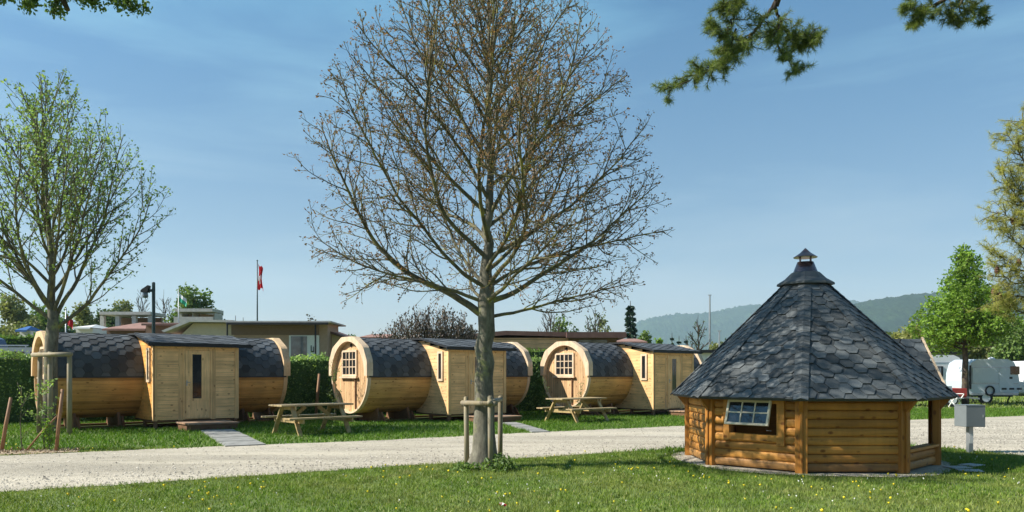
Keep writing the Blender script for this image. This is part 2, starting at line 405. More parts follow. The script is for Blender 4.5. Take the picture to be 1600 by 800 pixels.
# planting bed at the left road edge
bed = [(-11.6, 14.0), (-10.2, 14.9), (-9.1, 15.05), (-8.35, 14.95), (-8.3, 14.65), (-9.4, 14.1), (-11.2, 13.1)]
sheet('planting_bed', rough_line(bed + [bed[0]], .05, .12, 9)[:-1], .012, M['mulch'])

def chips():
    n = 2600; x = NR.uniform(-11.6, -8.2, n); y = NR.uniform(13.0, 15.2, n); k = inpoly(x+NR.normal(0, .08, n), y+NR.normal(0, .06, n), bed); C = np.stack([x[k], y[k], .012+.03*NR.random(k.sum())], 1)
    tag(leaf_mesh('wood_chips', C, .06, M['chip'], None, .35, flat=.6), 'pale wood chips strewn over the planting bed', 'mulch', kind='stuff')
CA = R(40); U = Vector((math.cos(CA), math.sin(CA), 0)); Vv = Vector((-math.sin(CA), math.cos(CA), 0))
KS = .916                                 # size of the cabins in the kit's own units
CAB = [(-10.55*KS, 22.6*KS), (-2.15*KS, 26.0*KS), (5.46*KS, 29.65*KS)]
# slab paths from each step to the road
paths = []
for i, (cx, cy) in enumerate(CAB):
    o = Vector((cx, cy, 0)); a = o + U*1.15 - Vv*1.5
    e = [(-5.5, 15.9), (.75, 19.6), (9.4, 24.0)][i]; e = Vector((e[0], e[1], 0)); d = (e-a).normalized(); nrm = Vector((-d.y, d.x, 0))
    wd = .40 if i == 0 else .24
    pm = MB(); Lp = (e-a).length; k = int(Lp/.52)
    for j in range(k):
        p = a + d*(j*Lp/k+.012); q = a + d*((j+1)*Lp/k-.012); jit = rng.uniform(-.015, .015)
        zz = .03 + rng.uniform(-.004, .004)
        c = [p-nrm*wd, q-nrm*wd, q+nrm*wd, p+nrm*wd]; top = [Vector((v.x+jit, v.y, zz)) for v in c]; bot = [Vector((v.x+jit, v.y, -.03)) for v in c]
        pm.face(top, rng.random()); 
        for m_ in range(4): pm.face([bot[m_], bot[(m_+1) % 4], top[(m_+1) % 4], top[m_]], .4)
    tag(pm.build('slab_path', M['path']), kind='structure')
    paths.append(((a.x, a.y), (e.x, e.y), wd+.03))

# ------------------------------------------------------------------ inside tests for the grass
def inpoly(X, Y, poly):
    c = np.zeros(len(X), bool); n = len(poly); j = n-1
    for i in range(n):
        xi, yi = poly[i]; xj, yj = poly[j]
        with np.errstate(divide='ignore', invalid='ignore'):
            m = ((yi > Y) != (yj > Y)) & (X < (xj-xi)*(Y-yi)/(yj-yi+1e-12)+xi)
        c ^= m; j = i
    return c
def wob(X, Y, s=1.0):
    return .5*np.sin(X*2.1*s+1.3)*np.cos(Y*1.7*s)+.3*np.sin(X*5.3*s+Y*4.1*s)+.2*np.sin(X*11*s-Y*9.3*s)
def blocked(X, Y, edge=.10):
    # jitter so that the border of the lawn is uneven
    jx = NR.normal(0, edge, len(X)); jy = NR.normal(0, edge, len(X))
    b = inpoly(X+jx, Y+jy, road_poly)
    b |= np.hypot(X-HC[0], Y-HC[1]) < 2.22 + NR.normal(0, .07, len(X))
    b |= inpoly(X, Y, bed)
    for (a, e, wd) in paths:
        ax, ay = a; ex, ey = e; l = math.hypot(ex-ax, ey-ay); dx, dy = (ex-ax)/l, (ey-ay)/l
        s = (X-ax)*dx+(Y-ay)*dy; t = np.abs(-(X-ax)*dy+(Y-ay)*dx); b |= (s > 0) & (s < l) & (t < wd)
    for (cx, cy) in CAB:
        lx = ((X-cx)*U.x+(Y-cy)*U.y)/KS; ly = ((X-cx)*Vv.x+(Y-cy)*Vv.y)/KS
        b |= (lx > -.02) & (lx < 2.52) & (ly > .0) & (ly < 3)
        b |= (lx > -2.5) & (lx < 4.6) & (ly > 1.6) & (ly < 3.0)
    return b
def grass_patch(name, n, z0, z1, hgt, wid, label, mat='grass'):
    # sampled evenly over the ground inside a wedge a little wider than the view
    z = np.sqrt(NR.random(n)*(z1*z1-z0*z0)+z0*z0); x = (NR.random(n)*2-1)*.80*z
    k = ~blocked(x, z); x = x[k]; z = z[k]
    d = wob(x, z, .5); k = NR.random(len(x)) < .80+.35*d; x = x[k]; z = z[k]; n = len(x)
    clump = .75+.5*(.5+.5*wob(x, z, 1.3))
    h = hgt*(.45+.9*NR.random(n))*clump; ang = NR.random(n)*2*math.pi; lean = NR.normal(0, .45, (n, 2))
    wv = np.stack([np.cos(ang), np.sin(ang), np.zeros(n)], 1)*(wid*(.6+.8*NR.random(n)))[:, None]*.5
    B = np.stack([x, z, np.zeros(n)], 1); T = B + np.stack([lean[:, 0]*h, lean[:, 1]*h, h], 1)
    V = np.stack([B-wv, B+wv, T], 1).reshape(-1, 3); F = np.arange(3*n).reshape(-1, 3)
    ti = np.clip(NR.normal(.45, .22, n), 0, .93); ti[NR.random(n) < .05] = 1
    return tag(np_mesh(name, V, F, ti, M[mat]), label, 'grass', kind='stuff')
grass_patch('lawn_grass', 340000, 7.6, 15.5, .040, .011, 'mown grass of the near lawn dotted with dandelions')
grass_patch('verge_grass', 300000, 14.5, 33, .075, .022, 'deep green grass between the gravel road and the cabins', 'verge')
grass_patch('meadow_grass', 60000, 33, 60, .12, .06, 'grass on the caravan pitches in the distance')
chips()
# loose stones on the road
def stones():
    n = 75000; z = np.sqrt(NR.random(n)*(24**2-9**2)+9**2); x = (NR.random(n)*2-1)*.72*z
    k = inpoly(x, z, road_poly); x = x[k]; z = z[k]
    # more stones towards the near edge
    dist = z-(13.4+.583*x); k = NR.random(len(x)) < np.clip(1.25-dist/2.6, .16, 1); x = x[k]; z = z[k]; n = len(x)
    s = .006+.016*NR.random(n)**2.5
    D = np.array([(1,0,0),(0,1,0),(-1,0,0),(0,-1,0),(0,0,.8),(0,0,-.8)], float)
    ang = NR.random(n)*6.28; c, sn = np.cos(ang), np.sin(ang)
    V = np.repeat(D[None], n, 0)*(1+NR.normal(0, .25, (n, 6, 1)))*s[:, None, None]
    X = V[..., 0]*c[:, None]-V[..., 1]*sn[:, None]; Y = V[..., 0]*sn[:, None]+V[..., 1]*c[:, None]
    V = np.stack([X+x[:, None], Y+z[:, None], V[..., 2]+.006+s[:, None]*.35], 2).reshape(-1, 3)
    f = np.array([(0,1,4),(1,2,4),(2,3,4),(3,0,4)]); F = (np.arange(n)[:, None, None]*6+f[None]).reshape(-1, 3)
    tag(np_mesh('loose_stones', V, F, np.repeat(NR.random(n), 4), M['stone']), 'loose pale stones scattered along the gravel road', 'gravel', kind='stuff')
stones()
def flowers(name, n, mat, size, cl, label, cat):
    cs = NR.random((26, 2)); P = []
    z = np.sqrt(NR.random(n)*(16**2-8**2)+8**2); x = (NR.random(n)*2-1)*.74*z
    keep = NR.random(n) < np.clip(.12+1.5*wob(x*1.3+cl, z*1.3-cl, .6), .03, 1); x = x[keep]; z = z[keep]
    k = ~blocked(x, z); x = x[k]; z = z[k]; n = len(x); h = .035+.03*NR.random(n)
    V = []; F = []; ss = size*(.6+.6*NR.random(n)); tilt = NR.normal(0, .25, (n, 2))
    kk = 7; a = np.arange(kk)*2*math.pi/kk
    ring = np.stack([x[:, None]+np.cos(a)*ss[:, None], z[:, None]+np.sin(a)*ss[:, None], h[:, None]+.3*ss[:, None]+(np.cos(a)*tilt[:, :1]+np.sin(a)*tilt[:, 1:])*ss[:, None]], 2)
    cen = np.stack([x, z, h+ss*.55], 1)[:, None]; base = np.stack([x, z, h*.5], 1)[:, None]
    V = np.concatenate([ring, cen, base], 1).reshape(-1, 3)
    f = np.array([(i, (i+1) % kk, kk) for i in range(kk)]+[((i+1) % kk, i, kk+1) for i in range(kk)])
    F = (np.arange(n)[:, None, None]*(kk+2)+f[None]).reshape(-1, 3)
    tag(np_mesh(name, V, F, np.repeat(NR.random(n), len(f)), mat), label, cat, kind='stuff')
flowers('dandelion_flowers', 1300, M['dandelion'], .017, 0, 'yellow dandelions dotted over the near lawn', 'flowers')
flowers('daisy_flowers', 700, M['daisy'], .009, 3, 'tiny white daisies in the lawn before the round hut', 'flowers')
lit = MB(); 
for k in range(7):
    a = k*.9; lit.face([(.03*math.cos(a), .03*math.sin(a), .01+.02*(k % 2)), (.05*math.cos(a+.7), .05*math.sin(a+.7), .03+.01*(k % 3)), (0, 0, .055)], .5, k % 3 == 2)
tag(lit.build('paper_scrap', [M['redcloth'], M['white']], loc=(-.105, 8.5, .02)), 'small crumpled red and white paper scrap lying in the near lawn', 'litter')

# ------------------------------------------------------------------ hills
def hill(name, pts, D, depth, mat, seed):
    """pts: (photo x, ridge height in photo y) profile, at distance D"""
    r = np.random.default_rng(seed); xs = np.array([p[0] for p in pts], float); ys = np.array([p[1] for p in pts], float)
    nx, ny = 420, 46; X = np.linspace(xs[0], xs[-1], nx); H = 1.5+(584-np.interp(X, xs, ys))*D/1200
    wx = (X-800)*D/1200; V = np.zeros((ny, nx, 3))
    for j in range(ny):
        t = j/(ny-1); prof = math.sin(min(1, t/.72)*math.pi/2)**1.15 if t < .72 else math.cos((t-.72)/.28*math.pi/2)**.6
        V[j, :, 0] = wx*(1+.0*t); V[j, :, 1] = D-depth*.72+depth*t
        rough = sum(np.sin(X*.011*k*(1.3+.1*seed)+t*4.1*k+k*seed)*(.06/k) for k in (1, 2, 3, 5, 8))
        V[j, :, 2] = -5+H*prof*(1+rough*(1-abs(prof)**3)) + r.normal(0, D*.0011, nx)*(prof > .1)
    idx = np.arange(nx*ny).reshape(ny, nx); F = np.stack([idx[:-1, :-1], idx[:-1, 1:], idx[1:, 1:], idx[1:, :-1]], -1).reshape(-1, 4)
    o = np_mesh(name, V.reshape(-1, 3), F, r.random(len(F)), mat); return tag(o, kind='structure')
def hillmat():
    m, n, b = newmat('wooded_hillside'); v = mapping(n); t = attr(n)
    base = ramp(n, noise(n, v, .006, 8, .7), [(.35, (.014, .030, .014)), (.55, (.028, .052, .020)), (.72, (.065, .095, .035))])
    base = mixc(n, 1.0, base, ramp(n, t, [(0, .75), (1, 1.25)]), 'MULTIPLY')
    base = mixc(n, 1.0, base, ramp(n, noise(n, v, .05, 6, .8), [(.35, .6), (.65, 1.4)]), 'MULTIPLY')
    n.links.new(base, b.inputs['Base Color']); b.inputs['Roughness'].default_value = 1; b.inputs['Specular IOR Level'].default_value = 0
    bump(n, b, noise(n, v, .04, 6, .8), 1, 20); return m
M['hill'] = hillmat()
hill('far_hill', [(930, 560), (1000, 501), (1030, 494), (1055, 491), (1085, 491), (1110, 488), (1140, 482), (1165, 477), (1190, 477), (1230, 474), (1300, 470), (1400, 480), (1500, 500)], 4600, 1500, M['hill'], 2)
hill('wooded_hill', [(1180, 575), (1250, 520), (1310, 482), (1340, 472), (1370, 467), (1400, 463), (1430, 459), (1470, 457), (1520, 452), (1570, 448), (1640, 446), (1720, 450), (1900, 470)], 2500, 1100, M['hill'], 5)

# ------------------------------------------------------------------ haze
hz = MB(); hz.box((-3500, -60, -1), (6500, 5400, 620))
hm = bpy.data.materials.new('haze_air'); hm.use_nodes = True; hn = hm.node_tree; hn.nodes.clear()
ho = hn.nodes.new('ShaderNodeOutputMaterial'); hv = hn.nodes.new('ShaderNodeVolumePrincipled')
hv.inputs['Color'].default_value = (.62, .82, 1.0, 1); hv.inputs['Density'].default_value = .00013; hv.inputs['Anisotropy'].default_value = 0.1
hn.links.new(hv.outputs[0], ho.inputs['Volume'])
tag(hz.build('haze', hm), 'pale blue haze over the distant hills', 'haze', kind='stuff')

# ------------------------------------------------------------------ trees
def inside_r(prof, h): return np.interp(h, [p[0] for p in prof], [p[1] for p in prof], left=0, right=0)
class Tree:
    def __init__(s, seed, prof, axis=(0, 0)):
        s.r = random.Random(seed); s.prof = prof; s.lines = []; s.tips = []; s.axis = axis
        s.ph = [p[0] for p in prof]; s.pr = [p[1] for p in prof]
    def ok(s, p, slack=1.0):
        h = p.z
        if h < s.ph[0] or h > s.ph[-1]: return h < s.ph[0] and h > s.ph[0]-.5
        ph, pr = s.ph, s.pr
        for i in range(len(ph)-1):
            if ph[i] <= h <= ph[i+1]:
                t = (h-ph[i])/(ph[i+1]-ph[i]); rr = pr[i]+(pr[i+1]-pr[i])*t; break
        a = math.atan2(p.y, p.x); rr *= 1+.02*math.sin(3*a+1)+.035*math.sin(7*a+h*2)
        return math.hypot(p.x-s.axis[0], p.y-s.axis[1]) < rr*slack
    def branch(s, p, d, length, r0, lvl, P):
        r = s.r; seg = P['seg'][lvl]; k = max(2, int(length/seg)); pts = [p.copy()]; rad = [r0]; d = d.normalized()
        up = P['up'][lvl]; wob_ = P['wob'][lvl]; dirs = [d]
        for i in range(k):
            d = (d + Vector((r.gauss(0, wob_), r.gauss(0, wob_), r.gauss(0, wob_)+up*seg))).normalized()
            p = p + d*seg
            if not s.ok(p, r.uniform(.93, 1.05)) and i > 1: break
            pts.append(p.copy()); dirs.append(d); 
        k = len(pts)
        r1 = P['rmin'][lvl]
        rad = [r0+(r1-r0)*(i/max(1, k-1))**.8 for i in range(k)]
        s.lines.append((pts, rad, lvl))
        if lvl < P['levels']-1:
            L_ = seg*(k-1); nchild = max(1, int(L_*P['dens'][lvl]+r.random())); side = r.random()*6.28
            for c in range(nchild):
                t = P['t0'][lvl]+(1-P['t0'][lvl])*(c+r.random()*.8)/nchild
                i = min(k-1, int(t*(k-1))); q = pts[i]; dd = dirs[i]; side += 2.4+r.uniform(-.5, .5)
                a = Vector((0, 0, 1)).cross(dd); a = a.normalized() if a.length > .05 else Vector((1, 0, 0)); b = dd.cross(a)
                ang = R(r.uniform(*P['ang'][lvl])); nd = dd*math.cos(ang)+(a*math.cos(side)+b*math.sin(side))*math.sin(ang)
                cl = P['clen'][lvl]*(1-.55*t)*r.uniform(.6, 1.25)*(L_ if P['rel'][lvl] else 1)
                cr_ = min(rad[i]*.72, P['crad'][lvl]*r.uniform(.8, 1.2))
                s.branch(q, nd, max(cl, seg), cr_, lvl+1, P)
            if k > 3: s.tips.append((pts[-1], dirs[-1]))
        else:
            for i in range(1, k): 
                if r.random() < P['tipd'] or i == k-1: s.tips.append((pts[i], dirs[i]))
    def mesh(s, name, mats, parent, sides=(10, 6, 4, 3, 3)):
        mb = MB()
        for pts, rad, lvl in s.lines: mb.tube(pts, rad, sides[lvl], rng.random(), cap=False, mi=(0 if lvl == 0 else 1) if len(mats) > 1 else 0)
        return mb.build(name, mats, parent, smooth=True)
def taper(pts, seg=.2, wob_=.02, r=None):
    o = []; r = r or rng
    for a, b in zip(pts[:-1], pts[1:]):
        a = Vector(a); b = Vector(b); k = max(1, int((b-a).length/seg))
        for i in range(k): o.append(a.lerp(b, i/k)+Vector((r.gauss(0, wob_), r.gauss(0, wob_), 0)))
    o.append(Vector(pts[-1])); return o

MAIN_SEED = 17; LEFT_SEED = 39
def grow_main(seed):
    prof = [(2.2, 1.3), (2.6, 2.45), (3.2, 2.85), (4.1, 3.08), (5.0, 2.95), (5.7, 2.75), (6.5, 2.3), (7.4, 1.6), (8.0, 1.0), (8.45, .2)]
    T = Tree(seed, prof); r = T.r
    trunk = taper([(0, 0, 0), (.0, 0, 1.2), (.03, 0, 2.4), (.06, .02, 3.6), (.10, 0, 5.2), (.06, 0, 6.6), (.1, 0, 8.2)], .22, .012, r)
    rad = []
    for p in trunk:
        h = p.z; rr = np.interp(h, [0, .15, .45, 1.3, 2.35, 2.6, 3.4, 5, 6.6, 8.2], [.27, .215, .18, .148, .132, .135, .082, .050, .028, .007]); rad.append(float(rr))
    T.lines.append((trunk, rad, 0))
    P = dict(levels=4, seg=[.2, .16, .10, .065], up=[0, .16, .28, .36], wob=[0, .07, .12, .17], rmin=[0, .007, .0042, .0032],
             dens=[0, 6.4, 9.0, 0], t0=[0, .22, .12, 0], ang=[(0, 0), (25, 50), (28, 58), (0, 0)], clen=[0, .46, .36, 0], rel=[0, 1, 0, 0], crad=[0, .013, .0062, 0], tipd=.42)
    az = 2.8; n = 36
    # limbs near the fork match the photograph: left limb low, right limb low, then others spiral upward
    starts = [(2.36, math.pi*1.03, 34, 4.2, .066), (2.55, .12, 13, 4.2, .054)]
    for i in range(9):       # low limbs all round, nearly level at first
        starts.append((2.45+.09*i, .5+i*2.399+(.4 if i % 2 else 0), 13+3.0*i+r.uniform(-4, 4), 4.2, .034+.003*(i % 3)))
    for i in range(n):
        az += 2.399+r.uniform(-.10, .10); f = i/(n-1); h = 3.0+4.8*f
        starts.append((h, az, 30+34*f**.8+r.uniform(-6, 6), 4.8-3.3*f, .032*(1-f)+.011))
    for h, a, el, ln, rr in starts:
        i = min(range(len(trunk)), key=lambda q: abs(trunk[q].z-h)); el = R(el)
        d = Vector((math.cos(a)*math.cos(el), math.sin(a)*math.cos(el), math.sin(el)))
        T.branch(trunk[i]+d*.02, d, ln, rr, 1, P)
    return T
def main_tree():
    loc = (-.45, 12.35, 0)
    t = thing('maple_tree', 'large round crowned tree just leafing out, tied to low stakes beside the road', 'tree', loc)
    T = grow_main(MAIN_SEED); r = T.r
    T.mesh('trunk', [M['bark'], M['twig']], t)
    C = []; D = []
    for p, d in T.tips:
        for k in range(3):
            C.append(tuple(p+Vector((r.gauss(0, .018), r.gauss(0, .018), r.gauss(0, .018))))); D.append(tuple(d+Vector((r.gauss(0, .5), r.gauss(0, .5), r.gauss(0, .5)))))
    print('main tree lines', len(T.lines), 'leaves', len(C))
    leaf_mesh('crown', C, .042, M['bud'], t, .5, dirs=D)
    return t
main_tree()

def grow_left(seed):
    prof = [(2.4, .5), (3.2, 1.6), (4.0, 2.35), (5.0, 2.85), (6.2, 2.85), (7.0, 2.35), (7.8, 1.85), (8.6, 1.1), (9.35, .45), (9.5, .1)]
    T = Tree(seed, prof, (.0, 0)); r = T.r
    trunk = taper([(-.1, 0, 0), (-.02, 0, 1.5), (.02, 0, 2.6), (.0, 0, 4.2), (-.15, 0, 6.6), (-.3, 0, 9.2)], .22, .014, r)
    rad = [float(np.interp(p.z, [0, .3, 1.3, 2.6, 3.0, 4.2, 6.6, 9.2], [.21, .18, .155, .15, .11, .07, .04, .008])) for p in trunk]
    T.lines.append((trunk, rad, 0))
    P = dict(levels=4, seg=[.2, .2, .14, .09], up=[0, .22, .35, .4], wob=[0, .055, .09, .14], rmin=[0, .009, .006, .005],
             dens=[0, 4.0, 4.2, 0], t0=[0, .2, .15, 0], ang=[(0, 0), (20, 42), (25, 50), (0, 0)], clen=[0, .5, .42, 0], rel=[0, 1, 0, 0], crad=[0, .020, .009, 0], tipd=.55)
    az = .5
    starts = [(2.7, .15, 35, 4.4, .058), (2.75, math.pi, 38, 4.2, .055), (2.85, 2.2, 66, 6.2, .065), (2.9, .9, 62, 6.0, .062), (3.0, -.5, 55, 5.4, .055), (2.95, -1.9, 60, 5.6, .055), (3.1, -2.7, 50, 5.0, .05)]
    for i in range(22):
        az += 2.399+r.uniform(-.2, .2); f = i/21; starts.append((3.1+5.0*f, az, 48+20*f, 4.6-3.3*f, .040*(1-f)+.012))
    for h, a, el, ln, rr in starts:
        i = min(range(len(trunk)), key=lambda q: abs(trunk[q].z-h)); el = R(el)
        T.branch(trunk[i]*1.0, Vector((math.cos(a)*math.cos(el), math.sin(a)*math.cos(el), math.sin(el))), ln, rr, 1, P)
    return T
def left_tree():
    t = thing('young_tree', 'slender upright tree with small fresh leaves behind tall stakes by the first barrel cabin', 'tree', (-11.75, 19.6, 0))
    T = grow_left(LEFT_SEED); r = T.r
    T.mesh('trunk', [M['bark'], M['twig']], t)
    C = []; D = []
    for p, d in T.tips:
        for k in range(3):
            C.append(tuple(p+Vector((r.gauss(0, .035), r.gauss(0, .035), r.gauss(0, .035))))); D.append(tuple(d*.4+Vector((r.gauss(0, .6), r.gauss(0, .6), r.gauss(0, .6)))))
    print('left tree lines', len(T.lines), 'leaves', len(C))
    leaf_mesh('crown', C, .075, M['leaf_spring'], t, .65, dirs=D)
left_tree()

# tree stakes
def stake_frame(name, label, posts, h, rails, rad, mat, seed):
    r = random.Random(seed); c = Vector((sum(p[0] for p in posts)/len(posts), sum(p[1] for p in posts)/len(posts), 0))
    t = thing(name, label, 'tree support', c)
    for i, p in enumerate(posts):
        m = MB(); a = Vector((p[0], p[1], 0))-c; l = Vector((r.uniform(-.02, .02), r.uniform(-.02, .02), h+p[2]))
        m.tube([a+Vector((0, 0, -.1)), a+l*.5, a+l-Vector((0, 0, .02)), a+l], [rad, rad*.97, rad*.93, rad*.6], 10, r.random()); m.build('post', mat, t, True)
    for (i, j, z) in rails:
        a = Vector((posts[i][0], posts[i][1], 0))-c; b = Vector((posts[j][0], posts[j][1], 0))-c; e = (b-a).normalized()*.13; off = Vector((0, -rad*1.75, 0))
        m = MB(); m.tube([a-e+off+Vector((0, 0, z)), b+e+off+Vector((0, 0, z+.01))], rad*.95, 10, r.random()); m.build('rail', M['stake'], t, True)
    return t
stake_frame('tree_stakes', 'three low weathered posts with round rails around the big tree', [(-.73, 12.45, 0), (-.33, 11.93, .03), (-.20, 12.95, .0)], 1.13, [(0, 1, 1.03), (1, 2, 1.06)], .042, M['stake'], 1)
stake_frame('tree_stakes', 'tall weathered posts with a top rail around the slender leafy tree', [(-11.82, 19.2, 0), (-11.48, 19.1, .0), (-10.92, 18.95, -.02)], 2.05, [(0, 2, 1.97)], .06, M['stake'], 2)
# weeds at the foot of the big tree
def weed(x, y, n, rr, h, label, mat, size=.08):
    C = NR.normal(0, rr*.5, (n, 3)); C[:, 2] = NR.random(n)*h*np.exp(-(C[:, 0]**2+C[:, 1]**2)/(rr*rr)); 
    t = leaf_mesh('weed_clump', C, size, mat, None, .4); t.location = (x, y, .01); return tag(t, label, 'plant', kind='stuff')
weed(-.20, 11.95, 520, .32, .22, 'leafy green weeds growing right of the big trunk foot', M['leaf_mid'])
weed(-.72, 11.9, 200, .24, .10, 'small weeds growing left of the big trunk foot', M['leaf_mid'])

# saplings and stakes on the left bed
def pole(name, label, a, b, rad, mat, group=None, cat='stake'):
    m = MB(); a = Vector(a); b = Vector(b); m.tube([Vector((0, 0, -.08)), (b-a)*.5, b-a], [rad, rad, rad*.85], 8); o = m.build(name, mat, None, True, loc=a); return tag(o, label, cat, group)
pole('wooden_stake', 'slanting brown stake at the left edge of the planting bed', (-9.85, 14.8, 0), (-9.72, 14.9, 1.04), .035, M['stake_red'])
pole('wooden_stake', 'brown stake standing at the right end of the planting bed', (-8.82, 14.85, 0), (-8.72, 14.9, 1.2), .035, M['stake_red'])
pole('wooden_stake', 'thin stick leaning low between the two brown bed stakes', (-9.45, 14.85, .02), (-8.78, 15.0, .78), .017, M['stake_red'])
pole('wooden_stake', 'pale split stake leaning on the hedge between first and second cabin', (-6.65, 26.0, 0), (-6.55, 26.1, 1.5), .05, M['stake_red'])
def sapling(x, y, h, label, seed, mat, leaf=.05, n=7, dens=5, lean=(0, 0)):
    r = random.Random(seed); t = thing('sapling', label, 'sapling', (x, y, 0)); m = MB(); C = []
    st = [Vector((lean[0]*q/6+r.gauss(0, .012), lean[1]*q/6+r.gauss(0, .012), h*q/6)) for q in range(7)]; m.tube(st, [.012-.0012*q for q in range(7)], 5)
    for i in range(n):
        q = st[r.randrange(1, 6)]; a = r.random()*6.28; d = Vector((math.cos(a)*.6, math.sin(a)*.6, .8)); l = h*r.uniform(.15, .32)
        e = q+d*l; m.tube([q, q+d*l*.5+Vector((0, 0, .02)), e], [.006, .005, .003], 3)
        for k in range(dens*3): C.append(tuple(q.lerp(e, r.random())+Vector((r.gauss(0, .03), r.gauss(0, .03), r.gauss(0, .03)))))
    for k in range(dens*4): C.append(tuple(st[6].lerp(st[2], r.random())+Vector((r.gauss(0, .03), r.gauss(0, .03), r.gauss(0, .03)))))
    m.build('stem', M['twig'], t, True); leaf_mesh('leaves', C, leaf, mat, t, .6)
sapling(-9.55, 14.95, 1.25, 'thin sapling with few leaves next to the leftmost brown stake', 1, M['leaf_spring'], .04, 6, 3)
sapling(-9.15, 15.0, 1.35, 'leafy sapling in the planting bed just left of the right brown stake', 2, M['leaf_spring'], .06, 12, 7)
sapling(-9.0, 14.95, .55, 'low bushy shoot at the foot of the right brown stake', 6, M['leaf_fresh'], .06, 8, 6)
sapling(-5.4, 23.45, 1.75, 'bare young sapling standing before the gable of the second cabin', 3, M['leaf_mid'], .045, 14, 5)
sapling(1.15, 26.6, 1.3, 'twiggy sapling left in front of the gable of the third cabin', 4, M['leaf_mid'], .045, 12, 4)
sapling(2.35, 26.3, 1.2, 'twiggy sapling right in front of the gable of the third cabin', 5, M['leaf_mid'], .045, 12, 4)

# ------------------------------------------------------------------ hexagonal shingles
def clip(poly, n, c):                                          # keep points with n.p <= c
    o = []
    for i in range(len(poly)):
        a = poly[i]; b = poly[(i+1) % len(poly)]; da = n[0]*a[0]+n[1]*a[1]-c; db = n[0]*b[0]+n[1]*b[1]-c
        if da <= 0: o.append(a)
        if (da < 0) != (db < 0) and da != db: t = da/(da-db); o.append((a[0]+(b[0]-a[0])*t, a[1]+(b[1]-a[1])*t))
    return o
def hexes(mb, s0, s1, t0, t1, a, fmap, clips=(), lift=.017, r=rng, irr=.03):
    rows = int((t1-t0)/(a*.866))+2; cols = int((s1-s0)/(3*a))+3
    for j in range(-1, rows):
        for i in range(-1, cols):
            cx = s0+i*3*a+(j % 2)*1.5*a+r.gauss(0, irr*a); cy = t0+j*.866*a+r.gauss(0, irr*a); hh = .866*a; g_ = 1.0
            poly = [(cx-a*g_, cy), (cx-a*.5*g_, cy-hh), (cx+a*.5*g_, cy-hh), (cx+a*g_, cy), (cx+a*.5, cy+hh), (cx-a*.5, cy+hh)]
            for nrm, c in [((-1, 0), -s0), ((1, 0), s1), ((0, -1), -t0), ((0, 1), t1)]+list(clips):
                poly = clip(poly, nrm, c)
                if len(poly) < 3: break
            if len(poly) < 3: continue
            jit = r.uniform(.7, 1.3); tint = min(1, max(0, r.gauss(.5, .27)))
            top = [fmap(x, y, lift*jit*(1-(y-(cy-hh))/(2*hh))+.002) for x, y in poly]; mb.face(top, tint)
            # the thickness of the lower edge
            for k in range(len(poly)):
                p, q = poly[k], poly[(k+1) % len(poly)]
                if min(p[1], q[1]) < cy-.01*hh and max(p[1], q[1]) <= cy+.02*hh:
                    mb.face([fmap(p[0], p[1], -.004), fmap(q[0], q[1], -.004), top[(k+1) % len(poly)], top[k]], 0.0)

# ------------------------------------------------------------------ barrel cabin
BR = 1.27; BY = 2.32; BZ = 1.43; BX0, BX1 = -2.5, 4.6
def window_unit(parent, name, M4, wd, ht, cols_, rows_, fr=.05, bar=.022, frame_mat=None, glass_mat=None, depth=.05):
    """frame in local xz plane centred on 0, outward is -y"""
    f = MB(); fm = frame_mat or M['logcut']
    a, b = wd/2, ht/2
    f.box((-a, -depth/2, -b), (-a+fr, depth/2, b), .6, M4); f.box((a-fr, -depth/2, -b), (a, depth/2, b), .7, M4)
    f.box((-a+fr, -depth/2, -b), (a-fr, depth/2, -b+fr), .5, M4); f.box((-a+fr, -depth/2, b-fr), (a-fr, depth/2, b), .6, M4)
    for i in range(1, cols_):
        x = -a+fr+(wd-2*fr)*i/cols_; ww = bar*1.9 if (cols_ == 4 and i == 2) else bar
        f.box((x-ww/2, -depth*.3, -b+fr), (x+ww/2, depth*.3, b-fr), .6, M4)
    for j in range(1, rows_):
        z = -b+fr+(ht-2*fr)*j/rows_; f.box((-a+fr, -depth*.27, z-bar/2), (a-fr, depth*.27, z+bar/2), .55, M4)
    fo = f.build(name, fm, parent)
    gm = MB(); gm.box((-a+fr*.6, .002, -b+fr*.6), (a-fr*.6, .008, b-fr*.6), .5, M4); gm.build('pane', glass_mat or M['glass'], fo)
    return fo
